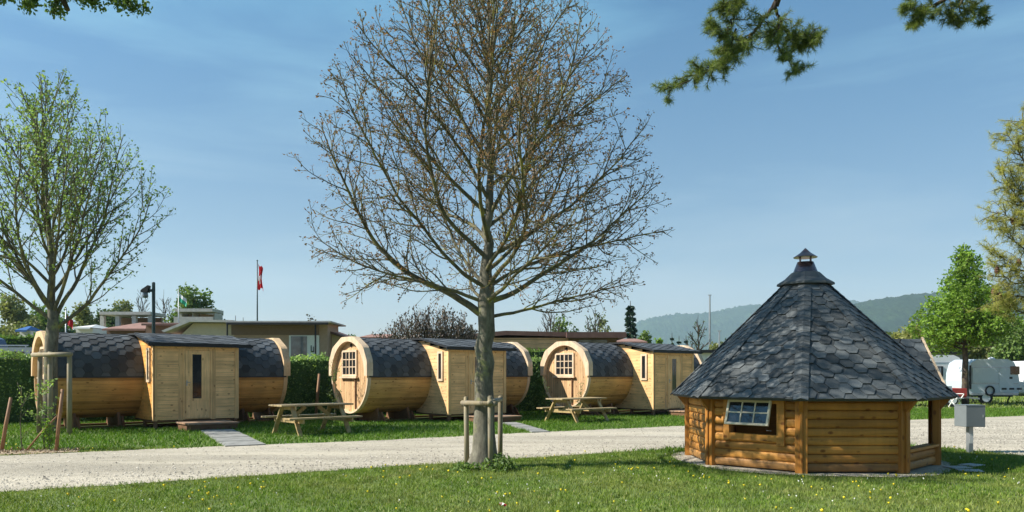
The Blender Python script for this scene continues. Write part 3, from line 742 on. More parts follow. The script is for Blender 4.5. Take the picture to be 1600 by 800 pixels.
def make_cabin():
    r = random.Random(77)
    t = thing('barrel_cabin', '', 'cabin')
    # barrel body of staves
    m = MB(); K = 60
    for i in range(K):
        a0 = 2*math.pi*i/K; a1 = 2*math.pi*(i+1)/K; am = (a0+a1)/2; e = .0022*math.pi
        ti = r.random()
        def P(a, rr, x): return (x, BY+rr*math.cos(a), BZ+rr*math.sin(a))
        for (b0, r0_, b1, r1_) in ((a0, BR-.012, a0+.010, BR), (a0+.010, BR, a1-.010, BR+.0), (a1-.010, BR, a1, BR-.012)):
            m.face([P(b0, r0_, BX0), P(b0, r0_, BX1), P(b1, r1_, BX1), P(b1, r1_, BX0)][::-1], ti)
    m.build('barrel', M['stave'], t)
    # shingle roof over the upper half
    m = MB(); arc = math.pi*BR*1.02; a_s = -.02
    def fm(s, q, o):
        a = math.pi-(a_s+q/BR) if False else (math.pi - q/(BR+.03) + .02)
        # q=0 at the front edge (towards -y)
        rr = BR+.03+o; return (s, BY+rr*math.cos(a), BZ+rr*math.sin(a))
    LQ = (math.pi+.04)*(BR+.03)
    hexes(m, BX0+.06, BX1-.06, 0, LQ/2, .155, fm, r=r)
    def fm2(s, q, o):
        a = q/(BR+.03)-.02; rr = BR+.03+o; return (s, BY+rr*math.cos(a), BZ+rr*math.sin(a))
    hexes(m, BX0+.06, BX1-.06, 0, LQ/2, .155, fm2, r=r)
    ks = 24
    for i in range(ks):
        b0 = -.02+(math.pi+.04)*i/ks; b1 = -.02+(math.pi+.04)*(i+1)/ks; rr = BR+.024
        m.face([(BX0+.05, BY+rr*math.cos(b0), BZ+rr*math.sin(b0)), (BX1-.05, BY+rr*math.cos(b0), BZ+rr*math.sin(b0)), (BX1-.05, BY+rr*math.cos(b1), BZ+rr*math.sin(b1)), (BX0+.05, BY+rr*math.cos(b1), BZ+rr*math.sin(b1))], .1)
    for yy in (BY-(BR+.034), BY+(BR+.034)):
        m.box((BX0+.06, yy-.012, BZ-.05), (BX1-.06, yy+.012, BZ+.0), .05)
    m.build('roof', M['shingle'], t)
    # gables
    for end, x, sg in ((0, BX0+.10, -1), (1, BX1-.10, 1)):
        m = MB(); nb = 20; rr = BR-.03
        for i in range(nb):
            y0 = -rr+2*rr*i/nb; y1 = y0+2*rr/nb-.008; ym = max(abs(y0), abs(y1)); ti = r.random()
            pl = []
            def zz(y): return math.sqrt(max(0, rr*rr-y*y))
            ys = [y0, (y0+y1)/2, y1]
            poly = [(y, -zz(y)) for y in ys]+[(y, zz(y)) for y in ys[::-1]]
            A = [(x, BY+y, BZ+z) for y, z in poly]
            m.face(A if sg > 0 else A[::-1], ti)
        m.build('gable_wall', M['gable_z'], t)
        b_ = MB(); A = [(x-sg*.012, BY+(rr)*math.cos(k*math.pi/16), BZ+rr*math.sin(k*math.pi/16)) for k in range(32)]; b_.face(A, .2)
        b_.build('gable_lining', M['black'], t)
        # thick trim over the upper half: faceted outside, round inside
        xa, xb = (x-sg*.10, x+sg*.19) if sg < 0 else (x-.10, x+.19)
        xa, xb = min(x+sg*-.06, x+sg*.17), max(x+sg*-.06, x+sg*.17)
        W_ = BR+.075
        outer = [(-W_, -.02), (-W_*1.0, .50), (-W_*.80, .98), (-W_*.30, 1.33), (W_*.30, 1.33), (W_*.80, .98), (W_*1.0, .50), (W_, -.02)]
        # resample outer to match inner
        def outpt(a):
            d = (math.cos(a), math.sin(a)); best = None
            for p, q in zip(outer[:-1], outer[1:]):
                ex, ez = q[0]-p[0], q[1]-p[1]; den = d[0]*ez-d[1]*ex
                if abs(den) < 1e-9: continue
                tt = (p[0]*ez-p[1]*ex)/den; u = (p[0]*d[1]-p[1]*d[0])/den
                if tt > 0 and -1e-6 <= u <= 1+1e-6: best = tt if best is None else max(best, tt)
            return (d[0]*(best or W_), d[1]*(best or W_))
        m = MB(); N = 40; ri = BR-.10
        An = [math.pi*k/N for k in range(N+1)]
        for k in range(N):
            a, b = An[k], An[k+1]; o0, o1 = outpt(a), outpt(b); i0 = (ri*math.cos(a), ri*math.sin(a)); i1 = (ri*math.cos(b), ri*math.sin(b))
            def q(p, xx): return (xx, BY+p[0], BZ+p[1])
            ti = .35+.5*((k//7) % 2)
            m.face([q(o0, xa), q(o1, xa), q(i1, xa), q(i0, xa)], ti); m.face([q(o0, xb), q(i0, xb), q(i1, xb), q(o1, xb)], ti)
            m.face([q(o0, xa), q(o0, xb), q(o1, xb), q(o1, xa)], ti); m.face([q(i0, xa), q(i1, xa), q(i1, xb), q(i0, xb)], .4)
            # lower half: thin round rim
            c0, c1 = -a, -b; ro = BR+.012
            o0, o1 = (ro*math.cos(c0), ro*math.sin(c0)), (ro*math.cos(c1), ro*math.sin(c1)); i0, i1 = ((BR-.045)*math.cos(c0), (BR-.045)*math.sin(c0)), ((BR-.045)*math.cos(c1), (BR-.045)*math.sin(c1))
            xa2, xb2 = min(x-sg*.03, x+sg*.10), max(x-sg*.03, x+sg*.10)
            m.face([q(o0, xa2), q(o1, xa2), q(i1, xa2), q(i0, xa2)], .6); m.face([q(o0, xb2), q(i0, xb2), q(i1, xb2), q(o1, xb2)], .6)
            m.face([q(o0, xa2), q(o0, xb2), q(o1, xb2), q(o1, xa2)], .6); m.face([q(i0, xa2), q(i1, xa2), q(i1, xb2), q(i0, xb2)], .4)
        m.build('gable_trim', M['rim'], t)
    # gable window, facing -x
    W4 = Matrix.Translation((BX0+.075, BY+.10, 1.86)) @ Matrix.Rotation(R(-90), 4, 'Z')
    win = window_unit(t, 'gable_window', W4, 1.04, .90, 4, 3, fr=.07, bar=.03, frame_mat=M['rim'])
    s_ = MB(); s_.box((-.60, -.09, -.51), (.60, .0, -.455), .6, W4); s_.build('sill', M['rim'], win)
    h_ = MB(); h_.box((BX0+.055, BY-.34, .30), (BX0+.092, BY-.29, 1.40), .2); h_.build('batten', M['cradle'], t)
    v_ = MB(); v_.tube([(BX0+.07, BY, 2.47), (BX0+.10, BY, 2.47)], .06, 12); v_.build('vent', M['black'], t)
    # cradles
    for cx in (-1.75, -.55, 3.3, 4.2):
        m = MB(); poly = [(-.80, -.12), (.80, -.12)]
        for k in range(13):
            a = R(-60)-R(60)*k/12; poly.append(((BR+.004)*math.cos(a), BZ+(BR+.004)*math.sin(a)))
        Q = Matrix.Translation((cx, BY, 0)) @ Matrix.Rotation(R(90), 4, 'Z')
        m.prism(poly, -.04, .04, r.random(), Q)
        m.build('cradle', M['cradle'], t)
        c2 = MB(); c2.prism([(0, -.12), (.34, -.12), (.06, .20), (.0, .22)], -.03, .03, r.random(), Matrix.Translation((cx+.07, BY-.72, 0)) @ Matrix.Rotation(R(-90), 4, 'Z')); c2.build('chock', M['cradle'], t)
    m = MB(); m.box((BX0+.4, BY-.82, -.135), (BX1-.3, BY-.68, -.07), .4); m.box((BX0+.4, BY+.68, -.135), (BX1-.3, BY+.82, -.07), .4); m.build('skid', M['cradle'], t)
    # annex walls
    z0 = .10; FH = 2.36; W = 2.5; slope = .24; BD = 1.95
    def roofz(y): return FH+.21*min(y, 1.45)
    ph = .118; gap = .0035
    def clad(y_side, mat, sections, name):
        m = MB(); z = z0+.02; hmax = FH if y_side == 'front' else roofz(BD)
        while z < hmax-.01:
            z1 = min(z+ph-gap, hmax)
            for (a, b) in sections:
                ti = r.random()
                if y_side == 'front': m.box((a, .0, z), (b, .03, z1), ti)
                else:
                    ystart = max(a, (z1-FH)/.21+.02)
                    if ystart < b-.05: 
                        xx = (0, .03) if y_side == 'left' else (W-.03, W)
                        m.box((xx[0], ystart, z), (xx[1], b, z1), ti)
            z += ph
        return m.build(name, mat, t, bevel=.004)
    clad('front', M['pine_x'], [(.1, .80)], 'front_wall'); clad('front', M['pine_x'], [(1.72, 2.4)], 'front_wall')
    sw = clad('left', M['pine_y'], [(.08, 2.0)], 'side_wall'); clad('right', M['pine_y'], [(.08, 2.0)], 'side_wall')
    m = MB(); m.box((.032, .032, z0), (W-.032, .05, FH-.02), .1); m.box((.032, .05, z0), (.05, 2.1, FH), .1); m.box((W-.05, .05, z0), (W-.032, 2.1, FH), .1)
    m.build('wall_lining', M['black'], t)
    m = MB()
    for (a, b) in ((-.015, .10), (2.4, 2.515)): m.box((a, -.02, z0), (b, .034, FH-.005), r.random())
    for (a, b) in ((.70, .84), (1.68, 1.80)): m.box((a, -.008, z0), (b, .034, FH-.005), r.random())
    m.box((-.022, -.02, z0), (.034, .085, FH-.002), .6); m.box((2.466, .0, z0), (2.522, .085, FH-.002), .6)
    m.box((-.01, -.014, FH-.09), (2.51, .033, FH-.006), .6)
    m.build('corner_trim', M['pine_z'], t)
    m = MB(); m.box((.84, .004, z0+.02), (1.68, .03, FH-.09), .1)
    m.box((.84, -.03, z0+.02), (.885, .0035, FH-.09), .6); m.box((1.635, -.03, z0+.02), (1.68, .0035, FH-.09), .7); m.box((.885, -.03, FH-.14), (1.635, .0035, FH-.09), .5)
    d = m.build('door_frame', M['pine_z'], t)
    m = MB(); m.box((.897, -.022, z0+.05), (1.623, .0, FH-.152), .7)
    door = m.build('door', M['pine_z'], t, bevel=.006)
    m = MB()
    for k in range(2): m.box((.93, -.028, .24+.0), (1.59, -.0225, .70), .62) if k == 0 else None
    m.box((1.05, -.034, .70), (1.10, -.0225, 2.14), .8); m.box((1.37, -.034, .70), (1.42, -.0225, 2.14), .8); m.box((1.10, -.034, .70), (1.37, -.0225, .75), .8); m.box((1.10, -.034, 2.09), (1.37, -.0225, 2.14), .8)
    gb = m.build('glazing_bead', M['pine_z'], door)
    m = MB(); m.box((1.10, -.0255, .75), (1.37, -.0228, 2.09), .5); m.build('pane', M['glass'], door)
    m = MB(); m.box((.925, -.03, 1.14), (.955, -.023, 1.30), .5); m.tube([(.94, -.03, 1.24), (.94, -.06, 1.24), (1.03, -.065, 1.24)], .009, 8); m.build('handle', M['galv'], door)
    # side window, tall and narrow, on the left wall
    W5 = Matrix.Translation((-.015, .46, 1.76)) @ Matrix.Rotation(R(-90), 4, 'Z')
    window_unit(t, 'side_window', W5, .32, 1.02, 1, 1, fr=.075, frame_mat=M['rim'], depth=.06)
    # roof slab
    m = MB(); zz = lambda y: FH+.03+.21*y; yk = [-.14, 1.45, 2.20]; zk = [zz(-.14), zz(1.45), zz(1.45)+.02]
    for q in range(2):
        b4 = [(-.17, yk[q], zk[q]), (W+.34, yk[q], zk[q]), (W+.34, yk[q+1], zk[q+1]), (-.17, yk[q+1], zk[q+1])]; t4 = [(x, y, z+.055) for x, y, z in b4]
        m.face(t4, .5, 0); m.face(b4[::-1], .5, 1)
        for e_ in ((1, 2), (3, 0)): m.face([b4[e_[0]], b4[e_[1]], t4[e_[1]], t4[e_[0]]], .5, 1)
    m.face([(-.17, 2.2, zk[2]), (W+.34, 2.2, zk[2]), (W+.34, 2.2, zk[2]+.055), (-.17, 2.2, zk[2]+.055)][::-1], .5, 1)
    hexes(m, -.17, W+.34, 0, 1.61, .155, lambda x, y, o: (x, y-.14, zz(y-.14)+.057+o), lift=.012, r=r)
    m.box((-.18, -.165, zz(-.14)-.05), (W+.35, -.142, zz(-.14)+.058), .5, mi=1)
    m.tube([(W+.35, -.15, zz(-.14)+.01), (W+.42, -.16, zz(-.14)+.0)], .035, 10, mi=1)
    m.build('annex_roof', [M['shingle'], M['fascia']], t)
    m = MB(); m.box((.02, .02, -.137), (.12, .12, z0-.03)); m.box((W-.12, .02, -.137), (W-.02, .12, z0-.03)); m.box((.02, 1.1, -.137), (.12, 1.2, z0-.03)); m.box((W/2, .02, -.137), (W/2+.1, .12, z0-.03)); m.box((.0, .03, z0-.03), (W, .08, z0-.001)); m.box((.0, .08, z0-.03), (.05, 2.1, z0-.001)); m.build('foundation', M['cradle'], t)
    return t
cab = make_cabin()
labels = ['barrel cabin at the left with orange stained porch side wall, behind the slender leafy tree', 'middle barrel cabin, its porch partly hidden by the big tree trunk', 'rightmost barrel cabin, its right end hidden by the round hut roof']
cabs = []
for i, (x, y) in enumerate(CAB):
    c = cab if i == 0 else copy_tree(cab)
    c.location = (x, y, 1.5*(1-KS)); c.scale = (KS, KS, KS); c.rotation_euler = (0, 0, CA); c['label'] = labels[i]; c['category'] = 'cabin'; c['group'] = 'barrel cabins in a row behind the road'
    cabs.append(c)
for i, c in enumerate(cabs):
    for ch in bpy.data.objects:
        if ch.parent == c and ch.type == 'MESH':
            k = ch.name.split('.')[0]
            if i == 0:
                if k == 'side_wall': ch.color = (1.05, .78, .42, 1)
                elif k == 'barrel': ch.color = (1.02, .95, .86, 1)
                elif k == 'gable_trim': ch.color = (1.0, .93, .80, 1)
            elif i == 2 and k in ('barrel', 'side_wall', 'front_wall'): ch.color = (1.04, 1.0, .93, 1)
# steps
def step(x, y, label):
    t = thing('doorstep', label, 'step', (x, y, 0), CA, 'steps in front of the cabin doors'); r = random.Random(int(x*100))
    m = MB()
    for k in range(8): m.box((-.66, -.62+.15*k, .16), (.66, -.62+.15*k+.138, .20), r.random())
    m.build('tread', M['step'], t, bevel=.004)
    m = MB(); m.box((-.62, -.60, .0), (.62, -.56, .158), .2); m.box((-.62, .50, .0), (.62, .54, .158), .2); m.box((-.62, -.56, 0), (-.58, .50, .158), .3); m.box((.58, -.56, 0), (.62, .50, .158), .3)
    m.build('riser', M['cradle'], t)
lab = ['wooden doorstep of the left cabin, at the head of the widest slab path', 'wooden doorstep of the middle cabin, behind the big tree trunk', 'wooden doorstep of the rightmost cabin, before its door']
for i, (x, y) in enumerate(CAB):
    p = Vector((x, y, 0))+U*1.15-Vv*.78; step(p.x, p.y, lab[i])

# ------------------------------------------------------------------ picnic tables
def make_table():
    t = thing('picnic_table', '', 'picnic table'); r = random.Random(3)
    m = MB()
    for k in range(5): m.box((-.98, -.37+.15*k, .705), (.98, -.37+.15*k+.14, .745), r.random())
    m.build('tabletop', M['table'], t, bevel=.005)
    for s in (-1, 1):
        m = MB()
        for k in range(2): m.box((-.98, s*.66-.14+.145*k, .405), (.98, s*.66-.14+.145*k+.135, .445), r.random())
        m.build('bench_seat', M['table'], t, bevel=.005)
    for sx in (-.66, .66):
        for s in (-1, 1):
            m = MB(); m.bar((sx, s*.72, 0), (sx, s*.26, .70), .045, .11, r.random(), up=(1, 0, 0)); m.build('leg', M['table_leg'], t, bevel=.004)
        m = MB(); m.box((sx+.028, -.78, .30), (sx+.070, .78, .402), r.random()); m.build('bench_bearer', M['table_leg'], t)
        m = MB(); m.box((sx+.028, -.36, .61), (sx+.070, .36, .702), r.random()); m.build('top_bearer', M['table_leg'], t)
        m = MB(); sg = -1 if sx > 0 else 1; m.bar((sx+sg*.04, 0, .34), (sx+sg*.48, 0, .68), .045, .09, .5); m.build('brace', M['table_leg'], t)
    return t
tb = make_table()
for i, (x, y, a, l) in enumerate([(-5.03, 19.3, 42, 'weathered wooden picnic table before the second cabin, nearest the slab path'), (2.03, 24.1, 40, 'pale wooden picnic table in front of the rightmost cabin')]):
    o = tb if i == 0 else copy_tree(tb); o.location = (x, y, 0); o.rotation_euler = (0, 0, R(a)); o['label'] = l; o['category'] = 'picnic table'; o['group'] = 'picnic tables on the cabin lawns'

# ------------------------------------------------------------------ octagonal grill hut
def hut():
    r = random.Random(9)
    t = thing('grill_hut', 'octagonal log hut with steep dark shingle roof and metal chimney cap', 'hut', (HC[0], HC[1], 0))
    va = [R(-157.5+45*k) for k in range(8)]; Vt = [Vector((HR*math.cos(a), HR*math.sin(a), 0)) for a in va]; WH = 1.20; ph = .131
    def logs(m, x0, x1, z0, z1, ti0=None):
        z = z0
        while z < z1-.01:
            zt = min(z+ph, z1); k = 6; ti = r.random() if ti0 is None else ti0; prev = None
            for q in range(k+1):
                a = math.pi*q/k; yy = -.042*math.sin(a)**.7; zz = z+(zt-z)*(.5-.5*math.cos(a)); cur = (yy, zz)
                if prev: m.face([(x0, prev[0], prev[1]), (x1, prev[0], prev[1]), (x1, cur[0], cur[1]), (x0, cur[0], cur[1])], ti)
                prev = cur
            z = zt
        m.face([(x1, .05, z0), (x0, .05, z0), (x0, .05, z1), (x1, .05, z1)], .4); m.face([(x0, 0, z0), (x0, 0, z1), (x0, .05, z1), (x0, .05, z0)], .4); m.face([(x1, 0, z0), (x1, .05, z0), (x1, .05, z1), (x1, 0, z1)], .4)
        m.face([(x0, 0, z1), (x1, 0, z1), (x1, .05, z1), (x0, .05, z1)], .4)
    for k in range(8):
        a, b = Vt[k], Vt[(k+1) % 8]; Lw = (b-a).length; mid = (a+b)/2; rz = math.atan2((b-a).y, (b-a).x)
        m = MB(); H = Lw/2-.07
        if k == 3: continue                                    # doorway on the side turned to the right
        if k == 2: logs(m, -H, H, .03, .32)
        elif k == 0:                                           # window wall, hole in the middle
            wx, wz0, wz1 = .40, .56, 1.04
            logs(m, -H, -wx, .03, WH); logs(m, wx, H, .03, WH); logs(m, -wx, wx, .03, wz0-.0); logs(m, -wx, wx, wz1, WH)
        else: logs(m, -H, H, .03, WH)
        wo = m.build('log_wall', M['log'], t, smooth=False, loc=mid, rz=rz)
        if k == 2:
            s_ = MB(); s_.box((-H, -.09, .322), (H, .09, .36), .5); s_.build('sill', M['log'], wo)
        if k == 0:
            f = MB(); wx = .40
            f.box((-wx-.10, -.075, .44), (-wx, .06, 1.11), .4); f.box((wx, -.075, .40), (wx+.12, .06, 1.13), .5); f.box((-wx, -.07, .46), (wx, .06, .56), .6); f.box((-wx, -.07, 1.04), (wx, .06, 1.12), .5)
            wf = f.build('window_frame', M['log'], wo)
            Mw = Matrix.Translation((-.01, -.08, 1.09)) @ Matrix.Rotation(R(-17), 4, 'X') @ Matrix.Translation((-.03, 0, -.205))
            ca = window_unit(wo, 'casement', Mw, .73, .40, 3, 2, fr=.034, bar=.020, frame_mat=M['casement'], glass_mat=M['glass3'], depth=.04)
            st = MB(); st.bar((.30, -.05, .62), (.34, -.27, .64), .012, .012, .5); st.build('stay', M['galv'], wo)
    # posts
    for k in range(8):
        a = va[k]; m = MB(); m.box((-.055, -.09, .0), (.055, .09, WH), r.random()); m.box((-.02, -.02, .0), (.085, .02, WH-.01), .4)
        m.build('corner_post', M['log_post'], t, loc=(HR*math.cos(a)*1.005, HR*math.sin(a)*1.005, 0), rz=a, bevel=.008)
        m = MB(); m.prism([(.05, .93), (.09, .92), (.24, 1.10), (.05, 1.10)], -.03, .03, .4); m.build('eave_bracket', M['log_post'], t, loc=(HR*math.cos(a), HR*math.sin(a), 0), rz=a)
    m = MB()
    for k in (3,):
        for s in (-1, 1):
            m.box((1.80, s*.66-.045, 0), (1.90, s*.66+.045, 1.34), .5)
        m.box((1.80, -.70, 1.342), (1.90, .70, 1.40), .5)
    m.build('door_frame', M['log_post'], t)
    fl = MB(); fl.face([(1.9*math.cos(a), 1.9*math.sin(a), .03) for a in va], .4); fl.build('floor', M['step'], t)
    # roof
    RE, ZE, RT, ZT = 2.31, 1.13, .33, 3.08
    for k in range(8):
        a0, a1 = va[k], va[(k+1) % 8]; A = Vector((RE*math.cos(a0), RE*math.sin(a0), ZE)); B = Vector((RE*math.cos(a1), RE*math.sin(a1), ZE))
        C = Vector((RT*math.cos(a1), RT*math.sin(a1), ZT)); D = Vector((RT*math.cos(a0), RT*math.sin(a0), ZT))
        ex = (B-A).normalized(); mid = (A+B)/2; midt = (C+D)/2; ey = (midt-mid); hgt = ey.length; ey.normalize(); n_ = ex.cross(ey).normalized(); hw = (B-A).length/2; tw = (C-D).length/2
        m = MB(); sl = (hw-tw)/hgt; ln = math.hypot(1, sl)
        def fmap(x, y, o): return tuple(mid+ex*x+ey*y+n_*o)
        sh_ = MB()
        hexes(sh_, -hw, hw, 0, hgt, .118, fmap, clips=[((1/ln, sl/ln), hw/ln), ((-1/ln, sl/ln), hw/ln)], lift=.013, r=r, irr=.12)
        sh_.face([A-n_*.004, B-n_*.004, C-n_*.004, D-n_*.004], .1)
        sh_.face([A-n_*.05, D-n_*.05, C-n_*.05, B-n_*.05], .1)
        sh_.face([A-n_*.05, B-n_*.05, B-n_*.004, A-n_*.004], .05)
        # ridge caps along the hip, overlapping
        q = A; e = (D-A); Ln = e.length; e.normalize(); nn = Vector((math.cos(a0), math.sin(a0), 0)).cross(Vector((0, 0, 1))).normalized(); upn = nn.cross(e).normalized()
        if upn.z < 0: upn = -upn
        steps = int(Ln/.125)
        for s_ in range(steps):
            p0 = A+e*(s_*.125); p1 = A+e*(s_*.125+.17); ti = min(1, max(0, r.gauss(.5, .2))); wv = .105
            l0, l1 = .022, .014
            tl = Vector((0, 0, -.030))
            sh_.face([p0-nn*wv+tl+upn*l0, p0+upn*l0, p1+upn*l1, p1-nn*wv+tl+upn*l1][::-1], ti); sh_.face([p0+upn*l0, p0+nn*wv+tl+upn*l0, p1+nn*wv+tl+upn*l1, p1+upn*l1][::-1], ti)
            sh_.face([p0-nn*wv+tl+upn*l0, p0-nn*wv+tl, p0, p0+upn*l0], 0); sh_.face([p0+upn*l0, p0, p0+nn*wv+tl, p0+nn*wv+tl+upn*l0], 0)
        sh_.build('roof_slope', M['shingle_hut'], t)
    # eave fascia and ceiling boards
    # dormer roof over the doorway (+x)
    m = MB(); xr0, xr1 = .8, 2.02; zr = 2.10; ye = .84; zl = 1.13
    for s in (-1, 1):
        e0 = Vector((xr1, s*ye, zl)); ex = Vector((-1, 0, 0)) if s > 0 else Vector((1, 0, 0)); slope_v = Vector((0, -s*ye, zr-zl)); hl = slope_v.length; ey = slope_v.normalized(); n_ = ex.cross(ey); n_ = n_ if n_.z > 0 else -n_
        og = Vector((xr0 if s < 0 else xr1, s*ye, zl))
        hexes(m, 0, xr1-xr0, 0, hl, .125, lambda x, y, o, og=og, ex=ex, ey=ey, n_=n_: tuple(og+ex*x+ey*y+n_*o), lift=.013, r=r, irr=.12)
        m.face([og-n_*.03, og+ex*(xr1-xr0)-n_*.03, og+ex*(xr1-xr0)+ey*hl-n_*.03, og+ey*hl-n_*.03], .1)
    m.build('dormer_roof', M['shingle_hut'], t)
    m = MB()
    for s in (-1, 1):
        m.bar((xr1+.012, s*(ye+.05), zl-.04), (xr1+.012, s*-.01, zr+.03), .02, .03, .6, up=(1, 0, 0))
    m.build('barge_board', M['rim'], t)
    g_ = MB(); g_.face([(xr1-.10, -ye+.1, zl+.1), (xr1-.10, ye-.1, zl+.1), (xr1-.10, 0, zr-.08)], .4); g_.build('dormer_gable', M['log'], t)
    # cap skirt, metal cone, chimney
    m = MB(); m.lathe([(.475, 3.035), (.47, 3.07), (.34, 3.15), (.235, 3.255), (.18, 3.28)], 8, rot=R(22.5)); m.lathe([(.475, 3.035), (.26, 3.05)], 8, rot=R(22.5)); m.build('cap_skirt', M['shingle_hut'], t)
    m = MB(); m.lathe([(.225, 3.235), (.20, 3.27), (.135, 3.44), (.125, 3.44), (.11, 3.40)], 32); ch = m.build('chimney', M['steel'], t, smooth=True)
    m = MB()
    for k in range(4): a = k*math.pi/2+.5; m.box((.12*math.cos(a)-.008, .12*math.sin(a)-.008, 3.42), (.12*math.cos(a)+.008, .12*math.sin(a)+.008, 3.53))
    m.build('bracket', M['steel'], ch)
    m = MB(); m.lathe([(.195, 3.515), (.20, 3.525), (.09, 3.60), (.01, 3.68), (0, 3.685)], 32); m.lathe([(.195, 3.515), (.0, 3.54)], 32); m.build('rain_cap', M['steel'], ch, smooth=False)
    return t
hut()
for i, (x, y, a) in enumerate([(7.05, 12.15, .1), (7.45, 12.45, .5), (7.0, 11.75, -.3)]):
    m = MB(); m.box((-.17, -.13, 0), (.17, .13, .02), rng.random()); tag(m.build('paving_slab', M['concrete'], loc=(x, y, .012), rz=a, bevel=.01), kind='structure')

# grey box on a post
def meter():
    t = thing('meter_box', 'grey metal box on a post at the road edge right of the round hut', 'meter box', (8.70, 14.6, 0), R(2))
    m = MB(); m.box((-.185, -.185, .50), (.185, .185, .90)); bx = m.build('cabinet', M['box'], t, bevel=.008)
    m = MB(); m.box((-.19, -.19, .901), (.19, .19, .912)); m.build('lid', M['box'], bx)
    m = MB(); m.box((-.045, -.045, -.05), (.045, .045, .50)); po = m.build('post', M['galv'], t, bevel=.006)
    m = MB(); m.box((-.035, -.0485, .18), (.035, -.0455, .36)); m.build('label_plate', M['white'], po)
    m = MB(); m.box((.13, -.192, .68), (.15, -.186, .73)); m.build('lock', M['galv'], bx)
meter()

# ------------------------------------------------------------------ hedges
def hedge(name, label, a, b, h, wd, mat, dens, leaf, seed, bulge=.26):
    a = Vector((a[0], a[1], 0)); b = Vector((b[0], b[1], 0)); t = thing(name, label, 'hedge', (a+b)/2); c = (a+b)/2
    d = (b-a); Ln = d.length; d.normalize(); n_ = Vector((-d.y, d.x, 0)); r = np.random.default_rng(seed)
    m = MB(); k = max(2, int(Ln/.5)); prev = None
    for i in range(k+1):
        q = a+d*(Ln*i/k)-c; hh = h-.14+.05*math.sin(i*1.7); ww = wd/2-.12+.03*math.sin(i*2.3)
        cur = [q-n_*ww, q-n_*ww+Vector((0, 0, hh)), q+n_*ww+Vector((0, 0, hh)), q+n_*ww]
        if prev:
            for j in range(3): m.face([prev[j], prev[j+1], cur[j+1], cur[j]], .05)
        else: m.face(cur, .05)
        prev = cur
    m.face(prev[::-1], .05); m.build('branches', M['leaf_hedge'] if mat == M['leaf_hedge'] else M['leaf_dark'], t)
    nf = int(Ln*h*dens); nt_ = int(Ln*wd*dens); 
    s = r.random(nf*2)*Ln; z = r.random(nf*2)*h; side = np.where(np.arange(nf*2) < nf, -1, 1)
    bl = bulge*(.5+.5*np.sin(s*2.1+z*3.3)*np.cos(z*4.7+s*.9)); o = side*(wd/2-.1+bl*r.random(nf*2)+.05*r.normal(size=nf*2))
    s2 = r.random(nt_)*Ln; z2 = h-.08+.07*np.sin(s2*3.1)+r.normal(0, .05, nt_)+.10*(r.random(nt_) < .06); o2 = (r.random(nt_)-.5)*wd
    S_ = np.concatenate([s, s2]); Z_ = np.concatenate([z, z2]); O_ = np.concatenate([o, o2])
    C = np.array(a-c)[None]+S_[:, None]*np.array(d)[None]+O_[:, None]*np.array(n_)[None]; C[:, 2] = Z_
    leaf_mesh('foliage', C, leaf, mat, t, .6, tint=np.clip(r.random(len(C))**1.6+.25*(C[:, 2] > h-.15), 0, 1))
hd = Vector((math.cos(R(24)), math.sin(R(24)), 0)); hp = Vector((-6.5*KS, 30.2*KS, 0))
def hpt(s): q = hp+hd*s; return (q.x, q.y)
hedge('hedge', 'dark laurel hedge left of the first barrel cabin', hpt(-17), hpt(-6.4), 2.10, .9, M['leaf_hedge'], 380, .085, 1)
hedge('hedge', 'laurel hedge filling the gap between the left and middle cabins', hpt(-3.7), hpt(3.7), 2.10, .9, M['leaf_hedge'], 380, .085, 2)
hedge('hedge', 'laurel hedge filling the gap between the middle and right cabins', hpt(4.8), hpt(11.5), 2.10, .9, M['leaf_hedge'], 380, .085, 3)
hedge('hedge', 'yellow green clipped hedge rising behind the gap left of the right cabin', (-.2, 38), (5.5, 40), 2.75, .9, M['leaf_hedge2'], 200, .09, 4)
hedge('hedge', 'bright green clipped hedge far behind the parked van', (-31, 41.5), (-25.9, 43.2), 3.6, 1.2, M['leaf_hedge2'], 120, .13, 5)

# ------------------------------------------------------------------ lamp, flags, masts
def lamp():
    p = px(240, 600, 31); t = thing('street_lamp', 'dark green lamp post with one boxy side lantern, behind the first cabin', 'street lamp', (p.x, p.y, 0))
    m = MB(); m.tube([(0, 0, 0), (0, 0, 5.16)], .066, 10); m.tube([(0, 0, 5.16), (0, 0, 5.20)], [.066, .045], 10); m.build('pole', M['green_steel'], t)
    m = MB(); m.bar((-.05, 0, 4.86), (-.30, 0, 4.86), .07, .11); m.build('arm', M['green_steel'], t)
    m = MB(); m.prism([(-.46, 4.78), (-.20, 4.78), (-.16, 5.06), (-.20, 5.06), (-.46, 4.88)], -.12, .12, .5); m.build('hood', M['fascia'], t)
    m = MB(); m.lathe([(.09, 4.78), (.11, 4.64), (.09, 4.57), (.0, 4.55)], 16, c=(-.33, 0)); m.build('lantern_glass', M['glass2'], t, True)
lamp()
